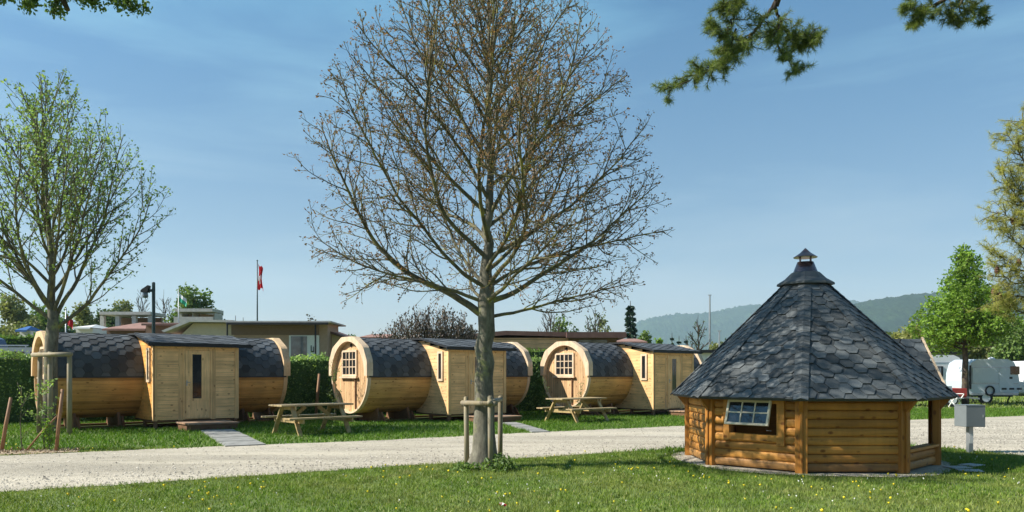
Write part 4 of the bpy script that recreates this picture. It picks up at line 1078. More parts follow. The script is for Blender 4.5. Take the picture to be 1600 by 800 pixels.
def flag(px_x, px_top, z, label, mats, W_, H_, kind, top_pad=.15, base_y=None):
    p = px(px_x, px_top, z); t = thing('flagpole', label, 'flag', (p.x, p.y, 0)); h = p.z
    m = MB(); m.tube([(0, 0, 0), (0, 0, h*.6), (0, 0, h)], [.05, .045, .03], 8); m.lathe([(0, h-.02), (.05, h+.02), (.05, h+.05), (0, h+.09)], 8); m.build('pole', M['galv'] if kind != 'swiss' else M['green_steel'], t, True)
    m = MB(); nu, nv = 26, 30
    def pt(u, v):
        if kind == 'swiss':   # limp, folded: gathered towards the pole
            x = .05+W_*(.20*u+.03*math.sin(v*5+u*3)); y = .09*math.sin(u*16+v*2.2)*(.3+.7*u); zz = h-top_pad-H_*v*1.05-u*.35*(1-.5*v)-.10*math.sin(u*7)
        else:
            x = .05+W_*u*.9+.03*math.sin(v*3); y = .07*math.sin(u*9+v*2)*u; zz = h-top_pad-H_*v-u*W_*.75
        return (x, y, zz)
    for i in range(nu):
        for j in range(nv):
            u, v = (i+.5)/nu, (j+.5)/nv; mi = 0
            if kind == 'swiss':
                cu, cv = abs(u-.5), abs(v-.5); mi = 1 if ((cu < .10 and cv < .31) or (cv < .10 and cu < .31)) else 0
            elif kind == 'green': mi = 1 if v < .5 else 0
            m.face([pt(i/nu, j/nv), pt((i+1)/nu, j/nv), pt((i+1)/nu, (j+1)/nv), pt(i/nu, (j+1)/nv)], .5, mi)
    m.build('flag_cloth', mats, t, True)
flag(402, 408, 48, 'red flag with white cross hanging limp from a tall pole above the flat roof', [M['redcloth'], M['whitecloth']], 1.5, 1.45, 'swiss')
flag(279, 452, 60, 'green and white flag on a white pole before the round leafy tree', [M['greencloth'], M['whitecloth']], .62, .62, 'green', .3)
flag(103, 484, 40, 'small red flag showing behind the trunk of the slender tree', [M['redcloth']], .35, .45, 'red', .3)
def mast(x, top, z, label, rad):
    p = px(x, top, z); m = MB(); m.tube([(0, 0, 0), (0, 0, p.z)], [rad, rad*.6], 8); m.tube([(-.15, 0, p.z), (.15, 0, p.z)], .04, 6); tag(m.build('mast', M['galv'], loc=(p.x, p.y, 0)), label, 'mast')
mast(1109, 461, 70, 'tall thin pale mast between the small conifers and the hut roof', .12)
mast(1124, 517, 60, 'short pale pole just right of the tall mast', .09)
mast(1445, 500, 90, 'thin white pole above the caravans left of the fresh green tree', .12)

# ------------------------------------------------------------------ background buildings
def block(mb, x0, x1, y0, y1, z0, z1, ti=.5, mi=0): mb.box((x0, y0, z0), (x1, y1, z1), ti, mi=mi)
def bungalow():
    # long flat-roofed bungalow, photo x 220..520
    t = thing('bungalow', 'beige bungalow with a thin pale flat roof edge behind the first cabin', 'building', (-16, 42, 0))
    X = lambda x, z=42: (x-800)*z/1200+16
    m = MB(); block(m, X(366), X(512), 0, 2.6, 0, 4.25); block(m, X(225), X(366), .6, 3, 0, 3.6, mi=0); m.build('wall', M['beige'], t)
    m = MB(); m.box((X(362), -.06, 3.62), (X(498), -.003, 4.22)); m.build('band', M['brownwall'], t)
    m = MB(); m.box((X(360), -.8, 4.26), (X(522), 3.0, 4.34)); 
    m.prism([(X(260), 3.75), (X(300), 4.32), (X(366), 4.30), (X(366), 4.42), (X(298), 4.44), (X(256), 3.84)], -.3, 3.0, .5)
    rf = m.build('roof', M['concrete'], t)
    m = MB(); m.box((X(362), -.84, 4.14), (X(518), -.72, 4.255)); m.build('gutter', M['fascia'], rf)
    m = MB(); m.prism([(X(270), 3.3), (X(300), 4.28), (X(366), 4.26), (X(366), 3.3)], .2, .5, .5); m.build('gable_wall', M['cream'], t)
    f = MB(); f.box((X(452), -.05, 1.8), (X(499), -.004, 3.6)); pf = f.build('porch_panel', M['white'], t)
    f = MB(); f.box((X(455), -.07, 1.9), (X(480), -.052, 3.55)); f.build('window_pane', M['glass2'], pf)
    f = MB(); f.box((X(486), -.075, 2.72), (X(487.2), -.055, 3.05)); f.box((X(486), -.075, 2.68), (X(491), -.055, 2.74)); f.box((X(489.8), -.075, 2.74), (X(491), -.055, 2.98)); f.build('wall_emblem', M['fascia'], pf)
    f = MB(); f.tube([(X(498), -.7, 0), (X(498), -.7, 4.2)], .05, 8); f.tube([(X(364), -.85, 4.2), (X(364), -.85, 3.3)], .05, 8); f.build('downpipe', M['fascia'], t)
    # cream side house
    t = thing('cream_house', 'cream house with sloping dark roof edge just left of the second cabin', 'building', (-9.5, 43, 0)); X = lambda x, z=43: (x-800)*z/1200+9.5
    m = MB(); m.prism([(X(500), 0), (X(560), 0), (X(560), 3.2), (X(500), 4.0)], 0, 5, .5); m.build('wall', M['cream'], t)
    m = MB(); m.prism([(X(497), 4.02), (X(566), 3.12), (X(566), 3.24), (X(497), 4.14)], -.4, 5.2, .5); m.build('roof', M['brownroof'], t)
    m = MB(); m.box((X(518), -.04, 1.7), (X(540), -.003, 2.85)); wf = m.build('window', M['fascia'], t)
    m = MB(); m.box((X(520), -.05, 1.8), (X(538), -.042, 2.75)); m.build('pane', M['glass'], wf)
bungalow()
def gable_house(name, label, x0, x1, ytop, yeave, z, wallm, roofm, hip=.25, windows=(), dp=6):
    t = thing(name, label, 'building', ((x0+x1-1600)/2*z/1200, z, 0)); hw = (x1-x0)/2*z/1200; zt = 1.5+(584-ytop)*z/1200; ze = 1.5+(584-yeave)*z/1200
    m = MB(); m.box((-hw*.95, 0, 0), (hw*.95, dp, ze-.04)); m.build('wall', wallm, t)
    m = MB(); A = [(-hw, -.4, ze), (hw, -.4, ze), (hw*(1-hip), dp/2, zt), (-hw*(1-hip), dp/2, zt), (-hw, dp+.4, ze), (hw, dp+.4, ze)]
    A = [Vector(a) for a in A]; m.face([A[0], A[1], A[2], A[3]]); m.face([A[5], A[4], A[3], A[2]]); m.face([A[4], A[0], A[3]]); m.face([A[1], A[5], A[2]])
    m.face([A[0]-Vector((0, 0, .12)), A[1]-Vector((0, 0, .12)), A[1], A[0]]); m.build('roof', roofm, t)
    for wx in windows:
        m = MB(); m.box((wx*hw-.5, -.04, ze-1.4), (wx*hw+.5, -.003, ze-.4)); m.build('window', M['glass'], t)
    return t
gable_house('brown_chalet', 'low brown house with reddish roof left of the lamp post', 165, 232, 499, 514, 46, M['brownwall'], M['redroof'], .45)
gable_house('brown_chalet', 'dark brown shed roof right of the lamp post, beside the bungalow', 226, 300, 499, 506, 44, M['brownwall'], M['brownroof'], .05)
gable_house('white_hut', 'little white gabled hut behind the first cabin roof', 118, 146, 505, 512, 52, M['white'], M['white'], .98, dp=3)
gable_house('grey_hut', 'low grey roofed hut right of the little white gable', 140, 195, 507, 515, 55, M['cream'], M['greyroof'], .2)
gable_house('brown_chalet', 'small red roofed house far behind, above the gable of the second cabin', 562, 612, 519, 527, 60, M['brownwall'], M['redroof'], .3)
gable_house('playhouse', 'small white hut with blue roof beside the far green hedge', 30, 48, 509, 516, 47, M['white'], M['blue'], .7, dp=1.0)
def canopy():
    z = 58; t = thing('open_pavilion', 'flat roofed open concrete shelter left of the lamp post', 'building', ((195-800)*z/1200, z, 0)); k = z/1200
    zt = 1.5+(584-487)*k
    m = MB(); m.box((-40*k, 0, zt-.22), (40*k, 2.6, zt)); m.build('roof', M['concrete'], t)
    for x in (-38, -14, 12, 37):
        m = MB(); m.box((x*k-.15, .2, 0), (x*k+.15, .5, zt-.28)); m.build('pillar', M['concrete'], t)
    m = MB(); m.box((-34*k, 2.2, 0), (36*k, 2.5, zt-.3)); m.build('back_wall', M['brownwall'], t)
    z = 68; t = thing('terrace_house', 'pale concrete building with roof terrace under the green and white flag', 'building', ((306-800)*z/1200, z, 0)); k = z/1200
    zt = 1.5+(584-482)*k
    m = MB(); m.box((-33*k, 0, zt-.28), (26*k, 2.6, zt)); m.build('roof', M['concrete'], t)
    m = MB(); m.box((-31*k, 0.6, 0), (-26*k, 2.4, zt-.35)); m.box((-10*k, .6, 0), (-8*k, 2.4, zt-.35)); m.box((24*k, .6, 0), (26*k, 2.4, zt-.35)); m.build('pillar', M['concrete'], t)
    m = MB(); m.box((-33*k, -.2, zt-1.3), (28*k, -.05, zt-.75)); m.build('balcony_parapet', M['concrete'], t)
    m = MB(); m.box((-25*k, 1.8, 0), (23*k, 2.3, zt-.36)); m.build('wall', M['beige'], t)
canopy()
def timber_hall():
    z = 44; k = z/1200; t = thing('timber_hall', 'low building with orange boarding and deep brown roof edge behind the big tree', 'building', ((830-800)*k, z, 0)); X = lambda x: (x-830)*k
    zt = 1.5+(584-517)*k
    m = MB(); m.box((X(655), 0, 0), (X(888), 7, zt-.4)); m.build('wall', M['clad'], t)
    m = MB(); 
    for j in range(8): m.box((X(655), -.02, 1.9+j*.26), (X(888), -.003, 1.915+j*.26))
    m.build('board_joint', M['brownwall'], t)
    m = MB(); m.prism([(X(645), zt-.85), (X(700), zt-.28), (X(790), zt-.0), (X(884), zt-.08), (X(884), zt-.34), (X(790), zt-.24), (X(700), zt-.58), (X(645), zt-1.0)], -.22, 7.3, .5)
    m.box((X(884)+.003, -.72, zt-.42), (X(976), 7.3, zt-.10)); m.build('roof', M['brownroof'], t)
    m = MB(); m.box((X(888)+.002, .4, 0), (X(965), 7, zt-.42)); m.build('side_wall', M['brownwall'], t)
    m = MB(); m.box((X(905), .36, zt-.78), (X(950), .397, zt-.50)); m.build('window', M['glass2'], t)
timber_hall()
gable_house('brown_chalet', 'stepped red tiled roof right of the timber hall', 960, 1010, 526, 534, 52, M['brownwall'], M['redroof'], .15)
def white_shed():
    z = 46; k = z/1200; t = thing('white_shed', 'low white building with flat dark roof behind the right cabin', 'building', ((1115-800)*k, z, 0))
    m = MB(); m.box((-28*k, 0, 0), (28*k, 5, 2.75)); m.build('wall', M['white'], t)
    m = MB(); m.box((-30*k, -.3, 2.752), (30*k, 5.3, 2.93)); m.build('roof', M['fascia'], t)
    z = 52; k = z/1200; t = thing('service_block', 'low grey flat roofed building behind the left caravan', 'building', ((1482-800)*k, z, 0))
    m = MB(); m.box((-30*k, 0, 0), (28*k, 5, 2.9)); m.build('wall', M['greyroof'], t)
    m = MB(); m.box((-32*k, -.3, 2.902), (0, 5.3, 3.1)); m.box((.003, -.3, 2.85), (30*k, 5.3, 3.0)); m.build('roof', M['fascia'], t)
white_shed()

# ------------------------------------------------------------------ vehicles
def wheel(parent, x, y, r_, wd=.16):
    m = MB(); m.tube([(x, y-wd/2, r_), (x, y+wd/2, r_)], r_, 20); w_ = m.build('wheel', M['tyre'], parent)
    m = MB(); m.tube([(x, y-wd/2-.012, r_), (x, y-wd/2-.002, r_)], r_*.62, 16); m.build('rim', M['caravan'], w_)
def caravan(x, y, Ln, H, label, body, rz=0, dark_front=False, sty=0):
    t = thing('caravan', label, 'caravan', (x, y, 0), rz, 'caravans on the far pitches'); a = Ln/2; b = .45
    prof = [(-a+.18, b), (a-.10, b), (a-.02, b+.5), (a-.12, H-.55), (a-.30, H-.15), (a-.62, H), (-a+.45, H), (-a+.16, H-.18), (-a+.02, H-.7), (-a, b+.7), (-a+.05, b+.1)]
    m = MB(); m.prism(prof, 0, 2.1, .5); bd = m.build('body', body, t, bevel=.03)
    m = MB(); m.box((-a+.15, -.012, b+.02), (a-.12, -.003, b+.10)); m.box((-a+.12, -.014, b+.55), (a-.1, -.003, b+.58)); m.box((-a+.3, -.014, H-.42), (a-.3, -.003, H-.395)); m.build('trim_strip', M['silver'], t)
    if sty == 0:
        for (w0, w1, z0, z1) in ((-a+.45, -a+1.9, b+.9, b+1.45), (.5, 1.4, b+.9, b+1.45)):
            m = MB(); m.box((w0, -.03, z0), (w1, -.004, z1)); w_ = m.build('window', M['fascia'], t)
            m = MB()
            for q in range(9): m.box((w0+.08+(w1-w0-.16)*q/9, -.036, z0+.06), (w0+.08+(w1-w0-.16)*(q+.62)/9, -.0315, z1-.06), rng.random())
            m.build('curtain', M['silver'], w_)
    else:
        m = MB(); m.box((-a+.22, -.03, b+.62), (.12, -.004, H-.42)); m.build('awning_panel', M['silver'] if False else body, t)
        m = MB(); m.box((-a+.06, -.07, b+.3), (-a+.14, -.004, H-.3)); m.build('rail', M['fascia'], t)
        m = MB(); m.box((.24, -.02, b+.16), (.92, -.004, H-.45)); dr = m.build('door', body, t, bevel=.01)
        m = MB(); m.box((.30, -.026, b+.95), (.62, -.0205, b+1.35)); m.build('pane', M['caravan_grey'], dr)
        m = MB(); m.box((.76, -.035, b+1.02), (1.20, -.021, b+1.42)); m.build('window', M['glass'], t)
        for q in range(3): 
            m = MB(); m.box((.35+.36*q, -.03, b+.27), (.58+.36*q, -.0215, b+.36)); m.build('vent', M['fascia'], t)
        m = MB(); m.box((.72, -.03, b+.80), (.86, -.0215, b+.9)); m.build('vent', M['fascia'], t)
        m = MB(); 
        for q in range(20):
            A_ = q*math.pi/10; B_ = (q+1)*math.pi/10; m.bar((-.22+.20*math.cos(A_), -.05, b+.22+.22*math.sin(A_)), (-.22+.20*math.cos(B_), -.05, b+.22+.22*math.sin(B_)), .06, .06)
        m.build('spare_wheel_ring', M['fascia'], t)
        m = MB(); m.lathe([(.14, H), (.16, H+.05), (.0, H+.12)], 12, c=(.15, .5)); m.build('roof_vent', M['caravan'], t)
    wheel(t, -.35, .12, .32); wheel(t, .35, .12, .32) if sty == 0 else None
    m = MB()
    for sx in (-a+.5, a-.5): m.bar((sx, .3, .0), (sx+(.2 if sx > 0 else -.2), .3, b), .05, .05)
    m.box((-a+.25, .1, b-.08), (a-.3, 2.0, b-.002)); m.build('chassis', M['fascia'], t)
    return t
caravan(21.6, 41.0, 5.2, 2.50, 'white caravan with curtained window left of the fresh green tree', M['caravan'], 0, sty=0)
caravan(23.6, 37.6, 2.5, 2.22, 'pale grey caravan with dark window right of the fresh green tree trunk', M['caravan_grey'], R(-3), sty=1)
caravan(27.8, 38.5, 4.2, 2.15, 'white caravan cut off by the right edge of the picture', M['caravan'], 0, sty=0)
def trailer():
    t = thing('car_trailer', 'low red trailer parked before the white caravan', 'trailer', (19.6, 34.8, 0)); 
    m = MB(); m.box((-1.3, 0, .42), (1.0, 1.4, .50)); m.box((-1.3, -.02, .50), (1.0, .02, .84)); m.box((-1.3, 1.38, .5), (1.0, 1.42, .84)); m.box((-1.3, .02, .5), (-1.26, 1.38, .84)); m.box((.96, .02, .5), (1.0, 1.38, .84)); m.build('bed', M['red'], t)
    wheel(t, .25, -.1, .33); m = MB(); m.bar((1.0, .7, .45), (2.0, .7, .35), .08, .08); m.build('drawbar', M['galv'], t)
    t = thing('car_trailer', 'orange covered trailer seen through the opening of the round hut', 'trailer', (17.8, 35.4, 0)); 
    m = MB(); m.prism([(-1.1, .5), (1.1, .5), (1.05, .82), (-.95, .88)], 0, 1.3, .5); m.build('cover', M['orange'], t, bevel=.03)
    wheel(t, -.2, -.1, .30); m = MB(); m.box((-1.1, .05, .40), (1.1, 1.25, .495)); m.build('bed', M['galv'], t)
trailer()
def chair(x, y, rz, label):
    t = thing('garden_chair', label, 'chair', (x, y, 0), rz); m = MB(); m.box((-.24, -.22, .42), (.24, .24, .45)); m.build('seat', M['white'], t)
    m = MB(); m.prism([(-.24, .46), (.24, .46), (.22, 1.0), (-.22, 1.0)], .22, .25, .5, Matrix.Rotation(R(-8), 4, 'X')); m.build('backrest', M['white'], t)
    for sx in (-.22, .22):
        m = MB(); m.bar((sx, -.22, 0), (sx, .22, .6), .03, .03); m.bar((sx, .22, 0), (sx, -.22, .62), .03, .03); m.box((sx-.03, -.22, .62), (sx+.03, .24, .645)); m.build('leg', M['white'], t)
chair(19.3, 33.4, .4, 'white folding garden chair between the red trailer and the grey caravan')
chair(17.0, 34.4, -.6, 'white folding chair left of the orange trailer seen through the hut')
def van(x, y, Ln, H, label, bodym, rz, cab_):
    t = thing(name='parked_van' if cab_ else 'parked_car', label=label, cat='van' if cab_ else 'car', loc=(x, y, 0), rz=rz); a = Ln/2
    if cab_: prof = [(-a, .4), (a, .4), (a+.03, 1.25), (a-.85, 1.55), (a-1.55, H-.1), (a-1.8, H), (-a+.15, H), (-a, H-.2)]
    else: prof = [(-a, .35), (a, .35), (a+.05, .8), (a-.1, 1.05), (a-1.1, 1.2), (a-1.8, H), (-a+.7, H), (-a+.1, 1.2), (-a, 1.0)]
    m = MB(); m.prism(prof, 0, 1.85, .5); m.build('body', bodym, t, bevel=.06)
    n_ = 3
    for q in range(n_):
        x0 = -a+.45+(Ln-2.4)*q/n_; x1 = x0+(Ln-2.4)/n_-.14
        m = MB(); m.box((x0, -.012, H-.70), (x1, -.002, H-.17)); m.build('window', M['glass'], t)
    m = MB(); m.prism([(a-1.86, H-.66), (a-1.05, H-.66) , (a-1.62, H-.17), (a-1.86, H-.17)], -.012, -.002, .5); m.build('window', M['glass'], t)
    for sx in (-a+.9, a-.95): wheel(t, sx, .05, .34)
    m = MB(); m.bar((-a+.5, .12, H+.08), (a-2.0, .12, H+.08), .05, .05); m.bar((-a+.6, .12, H), (-a+.6, .12, H+.07), .04, .04); m.bar((a-2.1, .12, H), (a-2.1, .12, H+.07), .04, .04); m.build('roof_rail', M['silver'], t)
van(-20.0, 30.5, 5.4, 2.55, 'slate blue van parked behind the dark hedge at the left edge', M['silver'], R(4), True)
van(-25.2, 35, 4.9, 3.25, 'taller dark van behind, cut by the left edge of the picture', M['carblue'], R(2), True)

# ------------------------------------------------------------------ background trees
def lobed(x, z, h, wd, label, mat, n, leaf, seed, trunk_h=.25, cat='tree', name='leafy_tree', group=None, lobes=14, flatb=.0, barkm=None, yoff=0):
    r = np.random.default_rng(seed); t = thing(name, label, cat, (x, z, 0), 0, group); rr = random.Random(seed)
    rw = wd/2; z0 = h*trunk_h; cz = (h+z0)/2; rh = (h-z0)/2
    cen = []
    for i in range(lobes):
        v = r.normal(size=3); v /= np.linalg.norm(v); q = r.uniform(.35, .78); c = np.array([v[0]*rw*q, v[1]*rw*q, cz+v[2]*rh*q]); cen.append((c, rr.uniform(.26, .46)))
    n = int(n*2.3); C = []; per = n//lobes
    for c, s in cen:
        v = r.normal(size=(per, 3)); v /= np.linalg.norm(v, axis=1)[:, None]; q = r.random(per)**.45
        # uneven lobe: small bumps in the radius
        bump_ = 1+.28*np.sin(v[:, 0]*6+c[0])*np.sin(v[:, 1]*5+c[1])+.2*np.sin(v[:, 2]*8+c[2])
        C.append(c+v*(q*bump_)[:, None]*np.array([rw*s, rw*s, rh*s*.85]))
    C = np.concatenate(C); tint = np.clip(r.random(len(C))*.7+.3*(C[:, 2]-z0)/(h-z0+1e-6)*0+.15, 0, 1)
    leaf_mesh('crown', C, leaf*.95, mat, t, .8, tint=tint)
    m = MB(); tr = max(.06, h*.018); m.tube([(0, 0, 0), (.0, 0, z0), (rr.uniform(-.1, .1)*rw, 0, cz+rh*.3)], [tr*1.3, tr, tr*.3], 7)
    for c, s in cen[:10]: m.tube([(0, 0, z0*rr.uniform(.8, 1.4)), tuple(np.array([0, 0, z0])*.4+c*.55), tuple(c)], [tr*.5, tr*.3, tr*.12], 4, cap=False)
    m.build('trunk', barkm or M['bark_dark'], t, True)
    return t
def P2(x, z): return (x-800)*z/1200
def HT(y, z): return 1.5+(584-y)*z/1200
def bt(x, ytop, wpx, z, label, mat, n=2600, leaf=.3, seed=1, **k):
    return lobed(P2(x, z), z, HT(ytop, z), wpx*z/1200, label, mat, n, leaf, seed, **k)
G1 = 'leafy trees beyond the bungalows'
bt(18, 462, 95, 85, 'olive green tree at the far left horizon', M['leaf_olive'], 3800, .34, 1, trunk_h=.05, group=G1)
bt(70, 466, 90, 92, 'dull green tree left of the slender tree trunk', M['leaf_mid'], 3600, .34, 2, trunk_h=.05, group=G1)
bt(128, 474, 80, 80, 'yellowish green tree right behind the slender tree trunk', M['leaf_olive'], 3200, .3, 3, trunk_h=.05, group=G1)
bt(165, 458, 72, 88, 'dark leafy tree behind the open concrete shelter', M['leaf_dark'], 3400, .32, 4, trunk_h=.05, group=G1)
bt(215, 490, 50, 75, 'low dark tree at the right end of the concrete shelter', M['leaf_dark'], 1600, .3, 24, trunk_h=.05, group=G1)
bt(302, 441, 84, 82, 'tall rounded green tree behind the green and white flag', M['leaf_mid'], 6000, .30, 5, trunk_h=.08, group=G1, lobes=20)
bt(337, 473, 42, 76, 'dark green bush tree right of the terrace house', M['leaf_dark'], 1800, .28, 6, trunk_h=.05, group=G1)
bt(486, 489, 58, 80, 'small brown twiggy tree above the bungalow roof edge', M['leaf_grey'], 1500, .25, 7, trunk_h=.1, group=G1)
bt(552, 514, 42, 90, 'small green tree left of the second cabin gable top', M['leaf_mid'], 900, .3, 8, trunk_h=.1, group=G1)
bt(878, 489, 62, 80, 'green tree behind the right part of the timber hall', M['leaf_mid'], 2200, .3, 9, trunk_h=.1, group=G1)
bt(945, 488, 42, 85, 'thin pale tree left of the dark spruce', M['leaf_olive'], 900, .28, 10, trunk_h=.1, group=G1)
bt(1003, 507, 42, 70, 'mid green tree touching the dark spruce', M['leaf_mid'], 1600, .26, 11, trunk_h=.05, group=G1)
bt(1024, 519, 34, 60, 'yellow green bush above the right cabin roof', M['leaf_fresh'], 1500, .22, 12, trunk_h=.02, group=G1)
bt(1135, 520, 60, 66, 'yellowish bush behind the tall pale mast', M['leaf_olive'], 1800, .24, 13, trunk_h=.02, group=G1)
bt(1415, 497, 62, 70, 'yellow blossoming tree above the roof dormer of the hut', M['leaf_yellow'], 2600, .26, 14, trunk_h=.05, group=G1)
bt(1465, 520, 80, 62, 'dark bush behind the grey flat building', M['leaf_dark'], 2200, .25, 15, trunk_h=.02, group=G1)
bt(1545, 478, 120, 66, 'olive tree behind the caravans at the right', M['leaf_olive'], 5200, .26, 16, trunk_h=.03, group=G1)
bt(1600, 440, 100, 60, 'broad mid green tree at the right picture edge', M['leaf_mid'], 4200, .26, 17, trunk_h=.03, group=G1)
bt(1500, 505, 70, 70, 'mid green tree behind the fresh green tree trunk', M['leaf_mid'], 2400, .26, 18, trunk_h=.03, group=G1)
# bare trees far left
def bare(x, ytop, wpx, z, label, seed, leafm=None, nl=0, group=None, name='bare_tree', trunkf=.2, rad=.16, leaf=.16, mat=None, cat='tree', upr=(45, 70), nst=14):
    h = HT(ytop, z); w2 = wpx*z/2400; T = Tree(seed, [(h*trunkf*.8, w2*.3), (h*.45, w2*.95), (h*.65, w2), (h*.85, w2*.7), (h, w2*.15)]); r = T.r
    t = thing(name, label, cat, (P2(x, z), z, 0), 0, group); tr = taper([(0, 0, 0), (0, 0, h*.5), (0, 0, h)], .5, .03, r)
    T.lines.append((tr, [rad*(1-.93*q/(len(tr)-1)) for q in range(len(tr))], 0))
    P = dict(levels=3, seg=[.3, h/22, h/30], up=[0, .2, .3], wob=[0, .1, .15], rmin=[0, .03, .022], dens=[0, 30/h, 0], t0=[0, .2, 0], ang=[(0, 0), (25, 50), (0, 0)], clen=[0, .5, 0], rel=[0, 1, 0], crad=[0, rad*.3, 0], tipd=.6)
    a = 0
    for i in range(nst):
        f = i/nst; a += 2.4; el = R(r.uniform(*upr)); T.branch(tr[min(len(tr)-1, int((trunkf+(.92-trunkf)*f)*(len(tr)-1)))].copy(), Vector((math.cos(a)*math.cos(el), math.sin(a)*math.cos(el), math.sin(el))), h*.55*(1-.6*f), rad*.5*(1-.6*f), 1, P)
    T.mesh('trunk', [mat or M['bark_dark']], t, (6, 4, 3))
    if leafm and T.tips:
        C = [tuple(p+Vector((r.gauss(0, .1), r.gauss(0, .1), r.gauss(0, .1)))) for p, d in T.tips for q in range(nl)]
        leaf_mesh('crown', C, leaf, leafm, t, .6)
bt(98, 470, 84, 100, 'dull green tree seen between the stems of the slender tree', M['leaf_mid'], 3000, .34, 41, trunk_h=.03, group=G1)
bt(192, 466, 60, 96, 'pale green tree behind the left part of the concrete shelter', M['leaf_olive'], 2400, .32, 42, trunk_h=.03, group=G1)
bt(45, 476, 90, 75, 'brownish olive bush tree above the far green hedge', M['leaf_olive'], 2600, .3, 43, trunk_h=.02, group=G1)
bt(245, 486, 50, 92, 'low green tree behind the lamp post', M['leaf_mid'], 1500, .3, 44, trunk_h=.03, group=G1)
bare(222, 448, 40, 95, 'pale bare tree left of the lamp post', 31, None, 0)
bare(256, 452, 40, 97, 'pale bare tree right of the lamp post', 32, None, 0)
bare(1091, 492, 44, 70, 'dark bare tree left of the tall pale mast', 33, M['leaf_dark'], 1)
bare(860, 478, 60, 76, 'thin bare tree above the timber hall roof', 34, None, 0)
bare(930, 478, 46, 72, 'twiggy tree between the timber hall and the dark spruce', 35, M['leaf_dark'], 1, leaf=.2)
# dark budded shrub behind the second cabin: several upright stems
def bigshrub():
    z = 36; k = z/1200; r = random.Random(4); t = thing('budded_shrub', 'wide shrub with dark upright buds behind the second cabin', 'shrub', (P2(675, z), z, 0)); m = MB(); C = []; D = []
    for i in range(300):
        a = r.uniform(-1, 1); x0 = a*50*k*.5; hx = a*86*k*1.0+r.gauss(0, .15); dy = r.uniform(-1.1, 1.1)
        h = (HT(480, z)-.95*abs(a)**2.2*1.6)*r.uniform(.70, 1.0)
        p = [Vector((x0, dy*.4, .6)), Vector((x0+(hx-x0)*.5, dy*.8, h*.55)), Vector((hx*.96, dy, h*.85)), Vector((hx, dy+r.gauss(0, .05), h))]; m.tube(p, [.03, .02, .013, .009], 3, cap=False)
        for q in range(26):
            s = r.random()**.5; b = p[1].lerp(p[3], s); C.append(tuple(b+Vector((r.gauss(0, .10), r.gauss(0, .10), r.gauss(0, .10))))); D.append((r.gauss(0, .4), r.gauss(0, .4), 1))
    m.build('stems', M['bark_dark'], t, True); leaf_mesh('buds', C, .13, M['leaf_grey'], t, .45, dirs=D)
bigshrub()
def conifer(x, ytop, wpx, z, label, seed, n=2600, group='small conifers under the blue hill'):
    n *= 3; h = HT(ytop, z); w2 = 1.25*wpx*z/2400; r = np.random.default_rng(seed); t = thing('spruce_tree', label, 'tree', (P2(x, z), z, 0), 0, group)
    C = []; D = []
    tiers = max(9, int(h/.45))
    for i in range(tiers):
        f = i/tiers; zz = h*(.06+.92*f); rr = w2*(1-f)**1.1*r.uniform(.75, 1.1); nb = max(5, int(11*(1-f)+4))
        for b in range(nb):
            a = r.random()*6.28; L_ = rr*r.uniform(.7, 1.08); k = max(4, int(n/(tiers*nb))); s = r.random(k)**.7
            C.append(np.stack([np.cos(a)*L_*s+r.normal(0, .05*w2, k), np.sin(a)*L_*s+r.normal(0, .05*w2, k), zz-L_*.35*s+r.normal(0, .05*w2, k)], 1)); D.append(np.tile([np.cos(a), np.sin(a), -.35], (k, 1)))
    leaf_mesh('crown', np.concatenate(C), max(.15, w2*.20), M['conifer'], t, .4, dirs=np.concatenate(D))
    m = MB(); m.tube([(0, 0, 0), (0, 0, h)], [h*.015+.05, .02], 6); m.build('trunk', M['bark_dark'], t)
conifer(985, 470, 36, 62, 'tall dark pointed spruce right of the timber hall', 1, 5000, None)
conifer(1050, 520, 15, 66, 'leftmost of the three small conifers beside the tall mast', 2, 1400)
conifer(1061, 525, 13, 66, 'middle one of the three small conifers beside the tall mast', 3, 1200)
conifer(1072, 524, 12, 66, 'rightmost of the three small conifers beside the tall mast', 4, 1200)
for i, (x, y) in enumerate([(368, 494), (380, 497)]): conifer(x, y-1, 5, 70, ['tiny conifer tip left of the red flag pole', 'tiny conifer tip nearest the red flag pole'][i], 10+i, 700, None)
# far woods closing the horizon
def woods(name, label, x0, x1, z, ytop, mat, n, seed, leaf=.9):
    r = np.random.default_rng(seed); X = r.uniform(P2(x0, z), P2(x1, z), n); base = HT(ytop, z)*(.72+.16*np.sin(X*.09+seed)+.12*np.sin(X*.23)+.06*np.sin(X*.6))
    Z = base*r.random(n)**.6; Y = z+r.uniform(0, 26, n)+Z*.3
    return tag(leaf_mesh(name, np.stack([X, Y, Z], 1), leaf, mat, None, .85), label, 'woodland', kind='stuff')
woods('far_woods', 'far low wood along the horizon on the left', -400, 700, 170, 545, M['leaf_dark'], 15000, 1, 1.4)
woods('far_woods', 'far low wood along the horizon at the foot of the hills', 700, 1400, 190, 548, M['leaf_mid'], 11000, 2, 1.4)
woods('far_woods', 'dense wood behind the caravans on the right', 1380, 2200, 105, 510, M['leaf_olive'], 22000, 3, .7)

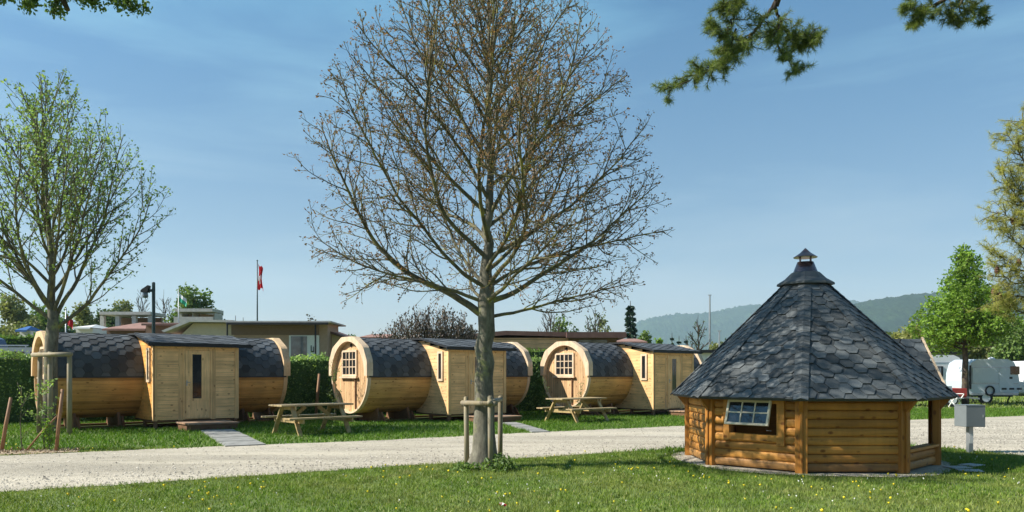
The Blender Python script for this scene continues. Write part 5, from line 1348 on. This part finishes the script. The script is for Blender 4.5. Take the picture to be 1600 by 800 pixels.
# fresh green tree at the right
def fresh():
    z = 36; t = thing('linden_tree', 'fresh bright green tree standing between the caravans', 'tree', (P2(1508, z), z, 0)); h = HT(372, z)
    T = Tree(12, [(2.65, 1.5), (3.0, 2.2), (3.6, 2.35), (4.4, 2.15), (5.2, 1.6), (6.0, .95), (7.0, .5), (h, .15)]); r = T.r
    tr = taper([(.02, 0, 0), (0, 0, 2.1), (0, 0, 5), (-.05, 0, h-.2)], .25, .012, r); T.lines.append((tr, [float(np.interp(p.z, [0, 2.1, 5, h], [.17, .13, .06, .01])) for p in tr], 0))
    P = dict(levels=3, seg=[.2, .2, .13], up=[0, .15, .2], wob=[0, .08, .13], rmin=[0, .012, .008], dens=[0, 7, 0], t0=[0, .12, 0], ang=[(0, 0), (30, 60), (0, 0)], clen=[0, .5, 0], rel=[0, 1, 0], crad=[0, .02, 0], tipd=.75)
    a = 0
    for i in range(56):
        f = (i/55)**1.15; a += 2.4; el = R(10+45*f+r.uniform(-7, 9)); T.branch(tr[int((.37+.57*f)*(len(tr)-1))].copy(), Vector((math.cos(a)*math.cos(el), math.sin(a)*math.cos(el), math.sin(el))), 3.2-2.2*f, .045-.028*f, 1, P)
    T.mesh('trunk', [M['bark_dark']], t, (8, 4, 3))
    C = [tuple(p+Vector((r.gauss(0, .09), r.gauss(0, .09), r.gauss(0, .09)))) for p, d in T.tips for q in range(9)]
    print('fresh leaves', len(C)); leaf_mesh('crown', C, .13, M['leaf_fresh'], t, .7)
fresh()

# ------------------------------------------------------------------ overhanging branches of trees standing outside the frame
def needle_tufts(name, pts, dirs, mat, parent, ln, wd, per, seed):
    r = np.random.default_rng(seed); P = np.repeat(np.array(pts), per, 0); D = np.repeat(np.array(dirs), per, 0); n = len(P)
    D = D*.55+r.normal(size=(n, 3))*.62; D /= np.linalg.norm(D, axis=1)[:, None]; s = np.cross(D, r.normal(size=(n, 3))); s /= np.linalg.norm(s, axis=1)[:, None]
    l = ln*(.6+.6*r.random(n)); V = np.stack([P-s*wd*.5, P+s*wd*.5, P+D*l[:, None]+s*wd*.2, P+D*l[:, None]-s*wd*.2], 1).reshape(-1, 3)
    return np_mesh(name, V, np.arange(4*n).reshape(-1, 4), r.random(n), mat, parent)
def sprays(mb, path, r0, nb, blen, r, tips, droop=-.1, spread=1.0, sub=5, t0=.25, wide=1.0):
    """a limb along path with twigs; collects tuft points"""
    path = [Vector(p) for p in path]; fine = []
    for a, b in zip(path[:-1], path[1:]):
        for q in range(6): fine.append(a.lerp(b, q/6)+Vector((r.gauss(0, .008), r.gauss(0, .008), r.gauss(0, .008))))
    fine.append(path[-1]); k = len(fine); mb.tube(fine, [r0*(1-.85*i/(k-1)) for i in range(k)], 6, .5)
    for i in range(nb):
        f = t0+(1-t0)*(i+r.random())/nb; j = min(k-2, int(f*(k-1))); p = fine[j]; d = (fine[j+1]-fine[j]).normalized()
        sd = Vector((r.gauss(0, 1), r.gauss(0, 1)*wide, r.gauss(0, 1))); sd = (sd-d*sd.dot(d)).normalized(); dd = (d*.7+sd*spread+Vector((0, 0, droop))).normalized(); L_ = blen*r.uniform(.5, 1.1)*(1.15-.6*f)
        q = p.copy(); tw = [q.copy()]; kk = 6
        for s in range(kk):
            dd = (dd+Vector((r.gauss(0, .16), r.gauss(0, .16), r.gauss(0, .16)+droop*.1))).normalized(); q = q+dd*L_/kk; tw.append(q.copy()); tips.append((q.copy(), dd.copy()))
        mb.tube(tw, [r0*.22*(1-.6*s/kk)+.0015 for s in range(kk+1)], 4, .5, cap=False)
        for s in range(sub):
            b0 = tw[r.randrange(1, kk+1)]; sd = Vector((r.gauss(0, 1), r.gauss(0, 1), r.gauss(0, 1))).normalized(); d2 = (dd*.6+sd*.8).normalized(); l2 = L_*r.uniform(.2, .45)
            e = b0+d2*l2; mb.tube([b0, b0.lerp(e, .5), e], [.0028, .002, .0015], 3, .5, cap=False)
            for u in (.35, .6, .85, 1): tips.append((b0.lerp(e, u), d2))
def overhead_pine():
    base = Vector((4.9, 2.2, 0)); t = thing('pine_tree', 'pine standing right outside the picture whose needled branches hang in at the top right', 'tree', base); r = random.Random(17); m = MB(); tips = []
    m.tube([(0, 0, 0), (.05, 0, 3), (0, .1, 6), (.1, 0, 9)], [.26, .22, .16, .05], 12)
    def W(x, y, z): return px(x, y, z)-base
    # first hanging branch: stems leave through the top edge, spray reaches down-left
    z = 6.0
    m.tube([(.0, .05, 5.6), W(1330, -190, 5.4), W(1235, -60, 5.9), W(1214, 10, 6.0)], [.07, .045, .022, .014], 7)
    m.tube([W(1250, -80, 5.85), W(1222, -20, 6.0), W(1198, 28, 6.0)], [.02, .014, .01], 6)
    sprays(m, [W(1214, 5, z), W(1185, 40, z), W(1160, 66, z), W(1120, 100, z), W(1085, 122, z), W(1035, 142, z)], .016, 34, .23, r, tips, -.05, .9, 6, .12)
    sprays(m, [W(1212, 12, z), W(1222, 40, z+.1), W(1240, 62, z+.1), W(1262, 66, z+.1), W(1276, 62, z+.1)], .013, 30, .20, r, tips, -.05, 1.0, 6, .1)
    sprays(m, [W(1222, 30, z), W(1210, 60, z), W(1232, 95, z), W(1250, 112, z)], .010, 14, .16, r, tips, -.1, .9, 5, .2)
    sprays(m, [W(1165, -20, z-.1), W(1150, 20, z-.1), W(1135, 55, z-.1), W(1105, 40, z-.1)], .010, 20, .20, r, tips, 0, 1.0, 5, .1)
    sprays(m, [W(1180, -10, z-.1), W(1150, 4, z-.1), W(1120, 6, z-.1)], .008, 10, .17, r, tips, 0, 1.0, 5, .1)
    sprays(m, [W(1150, 45, z-.1), W(1140, 80, z-.1), W(1125, 110, z-.05)], .008, 12, .15, r, tips, 0, 1.0, 5, .1)
    # second branch
    m.tube([(.0, .05, 4.6), W(1560, -60, 5), W(1500, -15, 5.4), W(1460, 8, 5.5)], [.05, .03, .018, .012], 7)
    z = 5.5
    sprays(m, [W(1520, -30, z), W(1465, 10, z), W(1430, 14, z), W(1408, 8, z)], .010, 16, .15, r, tips, -.05, .9, 5, .1)
    sprays(m, [W(1500, -20, z), W(1500, 12, z), W(1530, 22, z), W(1548, 26, z)], .010, 12, .13, r, tips, -.05, 1.0, 5, .15)
    sprays(m, [W(1465, 2, z), W(1432, 30, z), W(1428, 40, z)], .006, 7, .10, r, tips, -.1, .8, 4, .3)
    sprays(m, [W(1490, 2, z), W(1485, 26, z), W(1500, 34, z)], .006, 7, .10, r, tips, -.1, .8, 4, .3)
    m.build('trunk', M['bark_dark'], t, True)
    print('pine tips', len(tips)); needle_tufts('needles', [tuple(p) for p, d in tips], [tuple(d) for p, d in tips], M['needle'], t, .044, .0028, 10, 3)
overhead_pine()
def right_pine():
    z = 9.6; base = Vector((8.1, 9.9, 0)); t = thing('pine_tree', 'olive pine with hanging cones cut by the right picture edge', 'tree', base); r = random.Random(23); m = MB(); tips = []
    m.tube([(0, 0, 0), (0, 0, 2), (-.05, 0, 4), (.0, 0, 6.6)], [.22, .17, .11, .03], 12)
    W = lambda x, y, zz=z: px(x, y, zz)-base
    limbs = [([(0, 0, 2.0), W(1640, 470), W(1590, 462), W(1548, 470)], 20), ([(0, 0, 2.3), W(1650, 440), W(1590, 420), W(1552, 392)], 24), ([(0, 0, 2.7), W(1650, 385), W(1595, 350), W(1556, 330)], 26), ([(0, 0, 2.9), W(1640, 350), W(1590, 310), W(1562, 262)], 26),
             ([(0, 0, 3.5), W(1640, 290), W(1600, 250), W(1572, 205)], 22), ([(0, 0, 3.9), W(1650, 250), W(1612, 215), W(1592, 185)], 18), ([(0, 0, 2.2), W(1650, 420), W(1590, 445), W(1560, 425)], 18), ([(0, 0, 2.6), W(1640, 380), W(1600, 390), W(1560, 350)], 20),
             ([(0, 0, 1.9), W(1650, 495), W(1600, 490), W(1570, 478)], 12), ([(0, 0, 3.2), W(1640, 330), W(1610, 300), W(1575, 290)], 18)]
    for L_, nb in limbs: sprays(m, L_, .020, int(nb*1.1), .42, r, tips, .06, .8, 5, .3)
    for k in range(14):      # the rest of the crown, outside the picture
        a = r.uniform(-1.3, 1.3); h = r.uniform(2.6, 6.2); l = (6.8-h)*.45*r.uniform(.7, 1); d = Vector((math.cos(a), math.sin(a), .25)); sprays(m, [(0, 0, h), Vector((0, 0, h))+d*l*.5, Vector((0, 0, h))+d*l], .02, 8, .4, r, tips, .05, .8, 4, .2)
    m.build('trunk', M['bark_dark'], t, True)
    print('pine tips', len(tips)); needle_tufts('needles', [tuple(p) for p, d in tips], [tuple(d) for p, d in tips], M['needle2'], t, .06, .0042, 6, 5)
    for i, (x, y) in enumerate([(1558, 422), (1553, 456), (1561, 462), (1583, 345), (1592, 410)]):
        c = W(x, y); mm = MB(); q = []
        for s in range(9):
            f = s/8; q.append((.002+.026*math.sin(math.pi*(.12+.8*f))*(1+.3*(s % 2)), .045-.10*f))
        mm.lathe(q, 10); mm.build('cone', M['cone'], t, loc=c)
right_pine()
def overhead_left():
    base = Vector((-6.2, 2.0, 0)); t = thing('leafy_tree', 'tree outside the picture whose leafy twigs hang in at the top left corner', 'tree', base); r = random.Random(41); m = MB(); tips = []
    W = lambda x, y, zz=6.0: px(x, y, zz)-base
    m.tube([(0, 0, 0), (.05, 0, 2.5), (.1, .1, 4.5), (.1, 0, 7)], [.22, .18, .14, .05], 12)
    m.tube([(.08, .05, 3.9), W(30, -150, 5), W(90, -20, 6), W(106, 16, 6)], [.08, .06, .03, .018], 8)
    for L_, nb in [([W(60, -60), W(130, -30), W(180, -8), W(225, 14)], 22), ([W(40, -70), W(60, -25), W(40, -4), W(38, 4)], 16), ([W(90, -25), W(90, 2), W(82, 16)], 10), ([W(100, -25), W(130, -6), W(150, 4)], 14), ([W(20, -80), W(0, -30), W(-10, -4)], 14), ([W(-30, -60), W(-20, -20), W(20, -2)], 12), ([W(150, -20), W(185, -4), W(205, 4)], 8)]:
        sprays(m, L_, .010, nb, .13, r, tips, -.05, .8, 3, .2)
    m.build('trunk', M['bark_dark'], t, True); C = [tuple(p+Vector((r.gauss(0, .02), r.gauss(0, .02), r.gauss(0, .02)))) for p, d in tips for q in range(2)]
    leaf_mesh('crown', C, .030, M['leaf_mid'], t, .6)
overhead_left()
